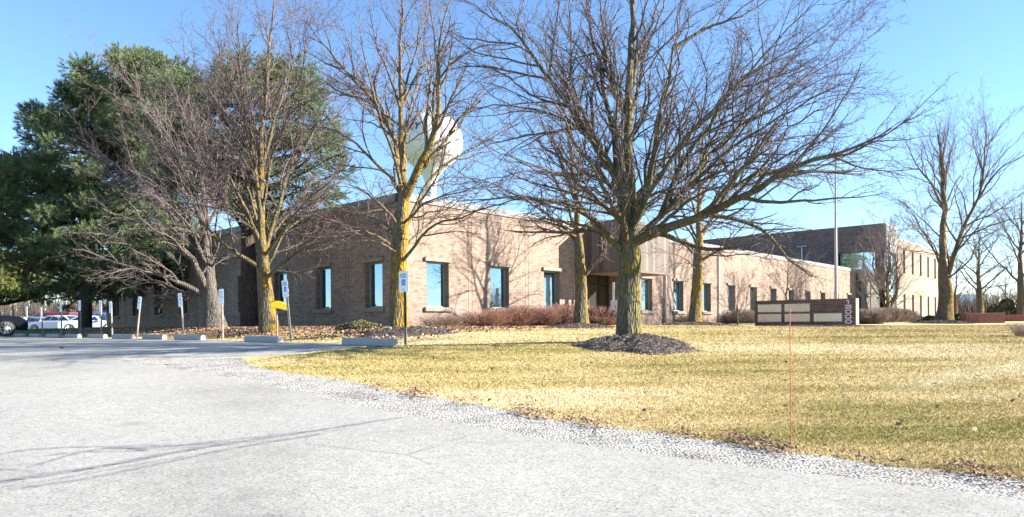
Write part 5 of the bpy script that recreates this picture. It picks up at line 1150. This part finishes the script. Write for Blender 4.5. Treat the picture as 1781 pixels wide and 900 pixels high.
# ------------------------------------------------------------------ vehicles
def car(px, Y, rz, label, paint, L=4.7, Wd=1.8, Hc=1.45, style='sedan', zoff=0.0, group='cars parked in the far lot'):
    g = ground_at(px, Y); r = empty('parked_car', g+Vector((0, 0, .04)), rz, label, 'car', group)
    bm = newmat('paint_'+label[:14].replace(' ', '_'), paint, .3, 0, .12); hw = Wd/2; a = L/2
    if style == 'sedan': belt = [(-a, .42), (-a, .80), (-a+.25, .93), (-a+1.15, .97), (a-1.35, .93), (a-.35, .78), (a-.02, .60), (a, .38)]; roof = [(-a+.75, .95), (-a+1.45, Hc-.04), (-.1, Hc), (.55, Hc-.05), (a-1.25, .92)]
    elif style == 'suv': belt = [(-a, .5), (-a, .98), (-a+.2, 1.06), (a-1.3, 1.04), (a-.3, .95), (a-.02, .75), (a, .42)]; roof = [(-a+.12, 1.04), (-a+.55, Hc-.05), (-.3, Hc), (.55, Hc-.04), (a-1.2, 1.03)]
    else: belt = [(-a, .5), (-a, 1.05), (a-.9, 1.05), (a-.25, .9), (a, .7), (a, .42)]; roof = [(-a+.05, 1.04), (-a+.15, Hc-.03), (0, Hc), (a-1.6, Hc-.04), (a-.85, 1.04)]
    under = [(a-.05, .26), (-a+.1, .28)]; prof = belt+under
    wx = (-a+.85, a-.9); wr = .33 if style == 'sedan' else .37
    # body with wheel arches: bottom outline with arches cut in
    low_ = [(a-.05, .26)]
    for c in (wx[1], wx[0]):
        for k in range(9): an = math.pi*k/8; low_.append((c+math.cos(an)*(wr+.06), .30+math.sin(an)*(wr+.04)))
    low_ += [(-a+.1, .28)]
    full = belt+low_
    b = MB(); secs = [(-hw+.06, 0.96), (-hw, 1.0), (hw, 1.0), (hw-.06, .96)]
    ms = [bm]
    P0 = [(x, -hw, z) for x, z in full]; P1 = [(x, hw, z) for x, z in full]; b.poly(P0); b.poly(P1[::-1]); n = len(full)
    for i in range(n): j = (i+1) % n; b.quad(P0[j], P0[i], P1[i], P1[j])
    body = b.build('body', bm, r, bevel=.05, smooth=False)
    c = MB(); t = .16; lowx = roof; z0 = roof[0][1]
    S0 = [(roof[0][0], -hw+.04, roof[0][1]-.02)]+[(x, -hw+.04+t, z) for x, z in roof[1:-1]]+[(roof[-1][0], -hw+.04, roof[-1][1]-.02)]
    S1 = [(x, -y, z) for x, y, z in S0]; c.poly(S0); c.poly(S1[::-1])
    for i in range(len(S0)-1): c.quad(S0[i+1], S0[i], S1[i], S1[i+1])
    c.build('cabin', bm, r, bevel=.03)
    for sgn in (-1, 1):                           # side glass, slightly proud
        ws = MB(); f0, f1 = roof[1], roof[-2]; zb_, zt_ = roof[0][1]+.05, Hc-.10
        def yy(z): return sgn*(hw-.04-t*np.clip((z-roof[0][1])/(Hc-.06-roof[0][1]), 0, 1)+.008)
        def xa(z): return roof[0][0]+(roof[1][0]-roof[0][0])*np.clip((z-roof[0][1])/(roof[1][1]-roof[0][1]), 0, 1)+.14
        def xb(z): return roof[-1][0]+(roof[-2][0]-roof[-1][0])*np.clip((z-roof[-1][1])/(roof[-2][1]-roof[-1][1]), 0, 1)-.16
        cuts = [0, .34, .38, .68, .72, 1]
        for k in range(0, 5, 2):
            xs0 = xa(zb_)+(xb(zb_)-xa(zb_))*cuts[k]; xs1 = xa(zb_)+(xb(zb_)-xa(zb_))*cuts[k+1]; xt0 = xa(zt_)+(xb(zt_)-xa(zt_))*cuts[k]; xt1 = xa(zt_)+(xb(zt_)-xa(zt_))*cuts[k+1]
            q = [(xs0, yy(zb_), zb_), (xs1, yy(zb_), zb_), (xt1, yy(zt_), zt_), (xt0, yy(zt_), zt_)]; ws.quad(*(q if sgn < 0 else q[::-1]))
        ws.build('side_window', M['cglassc'], r)
    for (p, q), nm in (((roof[0], roof[1]), 'rear_window'), ((roof[-1], roof[-2]), 'windscreen')):
        d = Vector((q[0]-p[0], 0, q[1]-p[1])); nn = Vector((d.z, 0, -d.x)).normalized()*(.012 if nm == 'windscreen' else -.012); f = lambda u_, y: Vector((p[0], y, p[1]))+d*u_+nn
        g_ = MB(); g_.quad(f(.12, -hw+.14), f(.12, hw-.14), f(.92, hw-.26), f(.92, -hw+.26)); g_.build(nm, M['cglassc'], r)
    for x_ in wx:
        for sgn in (-1, 1):
            w_ = MB(); w_.tube([(0, -.11, 0), (0, .11, 0)], wr, 24); wo = w_.build('wheel', M['tire'], r, smooth=True); wo.location = (x_, sgn*(hw-.12), wr)
            w_ = MB(); y1 = sgn*.112
            w_.tube([(0, y1, 0), (0, y1+sgn*.012, 0)], wr*.2, 12)
            for k in range(10): an = k*math.pi/5; ca_, sa_ = math.cos(an), math.sin(an); w_.tube([(ca_*.04, y1+sgn*.006, sa_*.04), (ca_*wr*.68, y1+sgn*.006, sa_*wr*.68)], .016, 4)
            ring = [(math.cos(an)*wr*.7, y1+sgn*.005, math.sin(an)*wr*.7) for an in np.linspace(0, 2*math.pi, 20)]; w_.tube(ring, .018, 5, False); ro = w_.build('rim', M['rim'], wo)
    zl = .66 if style == 'sedan' else .82
    for sgn in (-1, 1):
        h_ = MB(); h_.box(a-.26, a-.02, sgn*(hw-.34)-.16, sgn*(hw-.34)+.30*0+.16, zl-.06, zl+.07); h_.build('headlight', M['lamp'], r, bevel=.02)
        h_ = MB(); h_.box(-a-.012, -a+.2, sgn*(hw-.24)-.16, sgn*(hw-.24)+.22, zl+.02, zl+.2); h_.build('tail_light', M['tail'], r, bevel=.02)
        h_ = MB(); h_.box(roof[-1][0]-.35, roof[-1][0]-.18, sgn*(hw+.09)-.09, sgn*(hw+.09)+.07, roof[0][1]-.0, roof[0][1]+.12); h_.build('wing_mirror', bm, r, bevel=.02)
    g_ = MB(); g_.box(a-.03, a+.015, -.5, .5, .42, .62); g_.build('grille', M['trim'], r)
    for sgn in (-1, 1):
        for xh in (-.25, .75): h_ = MB(); h_.box(xh-.1, xh+.08, sgn*(hw+.012)-.014, sgn*(hw+.012)+.014, .84 if style == 'sedan' else .92, .87 if style == 'sedan' else .95); h_.build('door_handle', M['greym'], r)
    return r
# dark SUV nose-in at the left edge of the near row: nose towards the building
sx = uv2(6.6, 42.6)
c0 = car(0, 34, math.atan2(UR[1], UR[0]), 'dark navy SUV cut off by the left edge, parked nose-in at the last wheel stop', (.004, .006, .012), 4.7, 1.88, 1.68, 'suv', group='cars in view at the left')
nose = uv2(9.35, 41.7); c0.location = (nose[0]-UR[0]*2.35, nose[1]-UR[1]*2.35, H(nose[0]-UR[0]*2.35, nose[1]-UR[1]*2.35)+.045)
CG = 'cars parked in the far lot'
car(103, 60, math.radians(176), 'white sedan broadside facing left, beyond the parking signs and left of the pine trunk', (.62, .65, .72), 4.9, 1.85, 1.45)
car(66, 67, math.radians(170), 'silver-white sedan just behind the hood of the broadside white sedan', (.30, .36, .46), 4.7, 1.8, 1.42)
car(52, 74, math.radians(150), 'dark blue-black hatchback behind the silver-white sedan', (.03, .04, .07), 4.3, 1.8, 1.46)
car(92, 71, math.radians(178), 'red van showing above the roof of the broadside white sedan', (.60, .03, .04), 4.9, 1.95, 1.95, 'van')
car(126, 73, math.radians(178), 'red pickup-like SUV at the left edge of the pine trunk, behind the white sedan', (.62, .04, .04), 4.6, 1.9, 1.85, 'suv')
car(78, 76, math.radians(170), 'small blue SUV between the red van and the dark hatchback', (.10, .16, .40), 4.4, 1.85, 1.8, 'suv')
car(158, 60, math.radians(20), 'pale silver sedan right of the pine trunk, its red tail light showing', (.42, .50, .62), 4.6, 1.8, 1.42)
car(187, 63, math.radians(25), 'dark blue SUV beside the far corner of the brick wing', (.06, .10, .24), 4.6, 1.9, 1.72, 'suv')
car(28, 82, math.radians(175), 'white compact car behind the parking signs above the navy SUV hood', (.75, .77, .78), 4.4, 1.8, 1.5)
car(160, 80, math.radians(178), 'red sedan half hidden right of the pine trunk', (.60, .05, .06), 4.6, 1.8, 1.42)
# rail fence far left
fo = ground_at(60, 100); r_ = empty('rail_fence', fo, 0, 'pale far fence with thin top rail beyond the parked cars', 'fence')
x0_, x1_ = (-80-60)/F*100, (230-60)/F*100
b = MB(); b.box(x0_, x1_, -.04, .04, 1.95, 2.05); b.box(x0_, x1_, -.04, .04, 1.1, 1.16); b.build('rail', M['greym'], r_)
for i in range(9): x_ = x0_+(x1_-x0_)*i/8; b = MB(); b.box(x_-.05, x_+.05, -.05, .05, 0, 2.1); b.build('post', M['greym'], r_)

# ------------------------------------------------------------------ light, sky, camera
W = bpy.data.worlds.new('World'); S.world = W; W.use_nodes = True; nt = W.node_tree; bg = nt.nodes['Background']
sky = nt.nodes.new('ShaderNodeTexSky'); sky.sky_type = 'NISHITA'; sky.sun_disc = False
EL = math.radians(22); AZ = math.radians(2.0)      # azimuth measured from +X towards -Y
sky.sun_elevation = EL; sky.sun_rotation = math.radians(90)+AZ; sky.air_density = 1.0; sky.dust_density = .05; sky.ozone_density = 4.6; sky.altitude = 200
nt.links.new(sky.outputs[0], bg.inputs[0]); bg.inputs[1].default_value = .084
sd = Vector((math.cos(EL)*math.cos(AZ), -math.cos(EL)*math.sin(AZ), math.sin(EL)))
sl_ = bpy.data.lights.new('sun', 'SUN'); sl_.energy = 5.0; sl_.angle = math.radians(.53); sl_.color = (1, .93, .82)
so = bpy.data.objects.new('sun', sl_); C.objects.link(so); so.rotation_euler = sd.to_track_quat('Z', 'Y').to_euler(); so.location = (30, 0, 30)
cam = bpy.data.cameras.new('camera'); co = bpy.data.objects.new('camera', cam); C.objects.link(co); S.camera = co
cam.sensor_width = 36; cam.lens = F/1781*36; cam.shift_y = (HY-450)/1781; cam.clip_end = 6000; cam.clip_start = .1
co.matrix_world = Matrix.Translation((0, 0, CAMZ)) @ Matrix.Rotation(math.radians(90), 4, 'X') @ Matrix.Rotation(-ROLL, 4, 'Z')
vs_ = S.view_settings; vs_.view_transform = 'Standard'; vs_.look = 'None'; vs_.exposure = 1.95; vs_.gamma = 1; vs_.use_curve_mapping = False
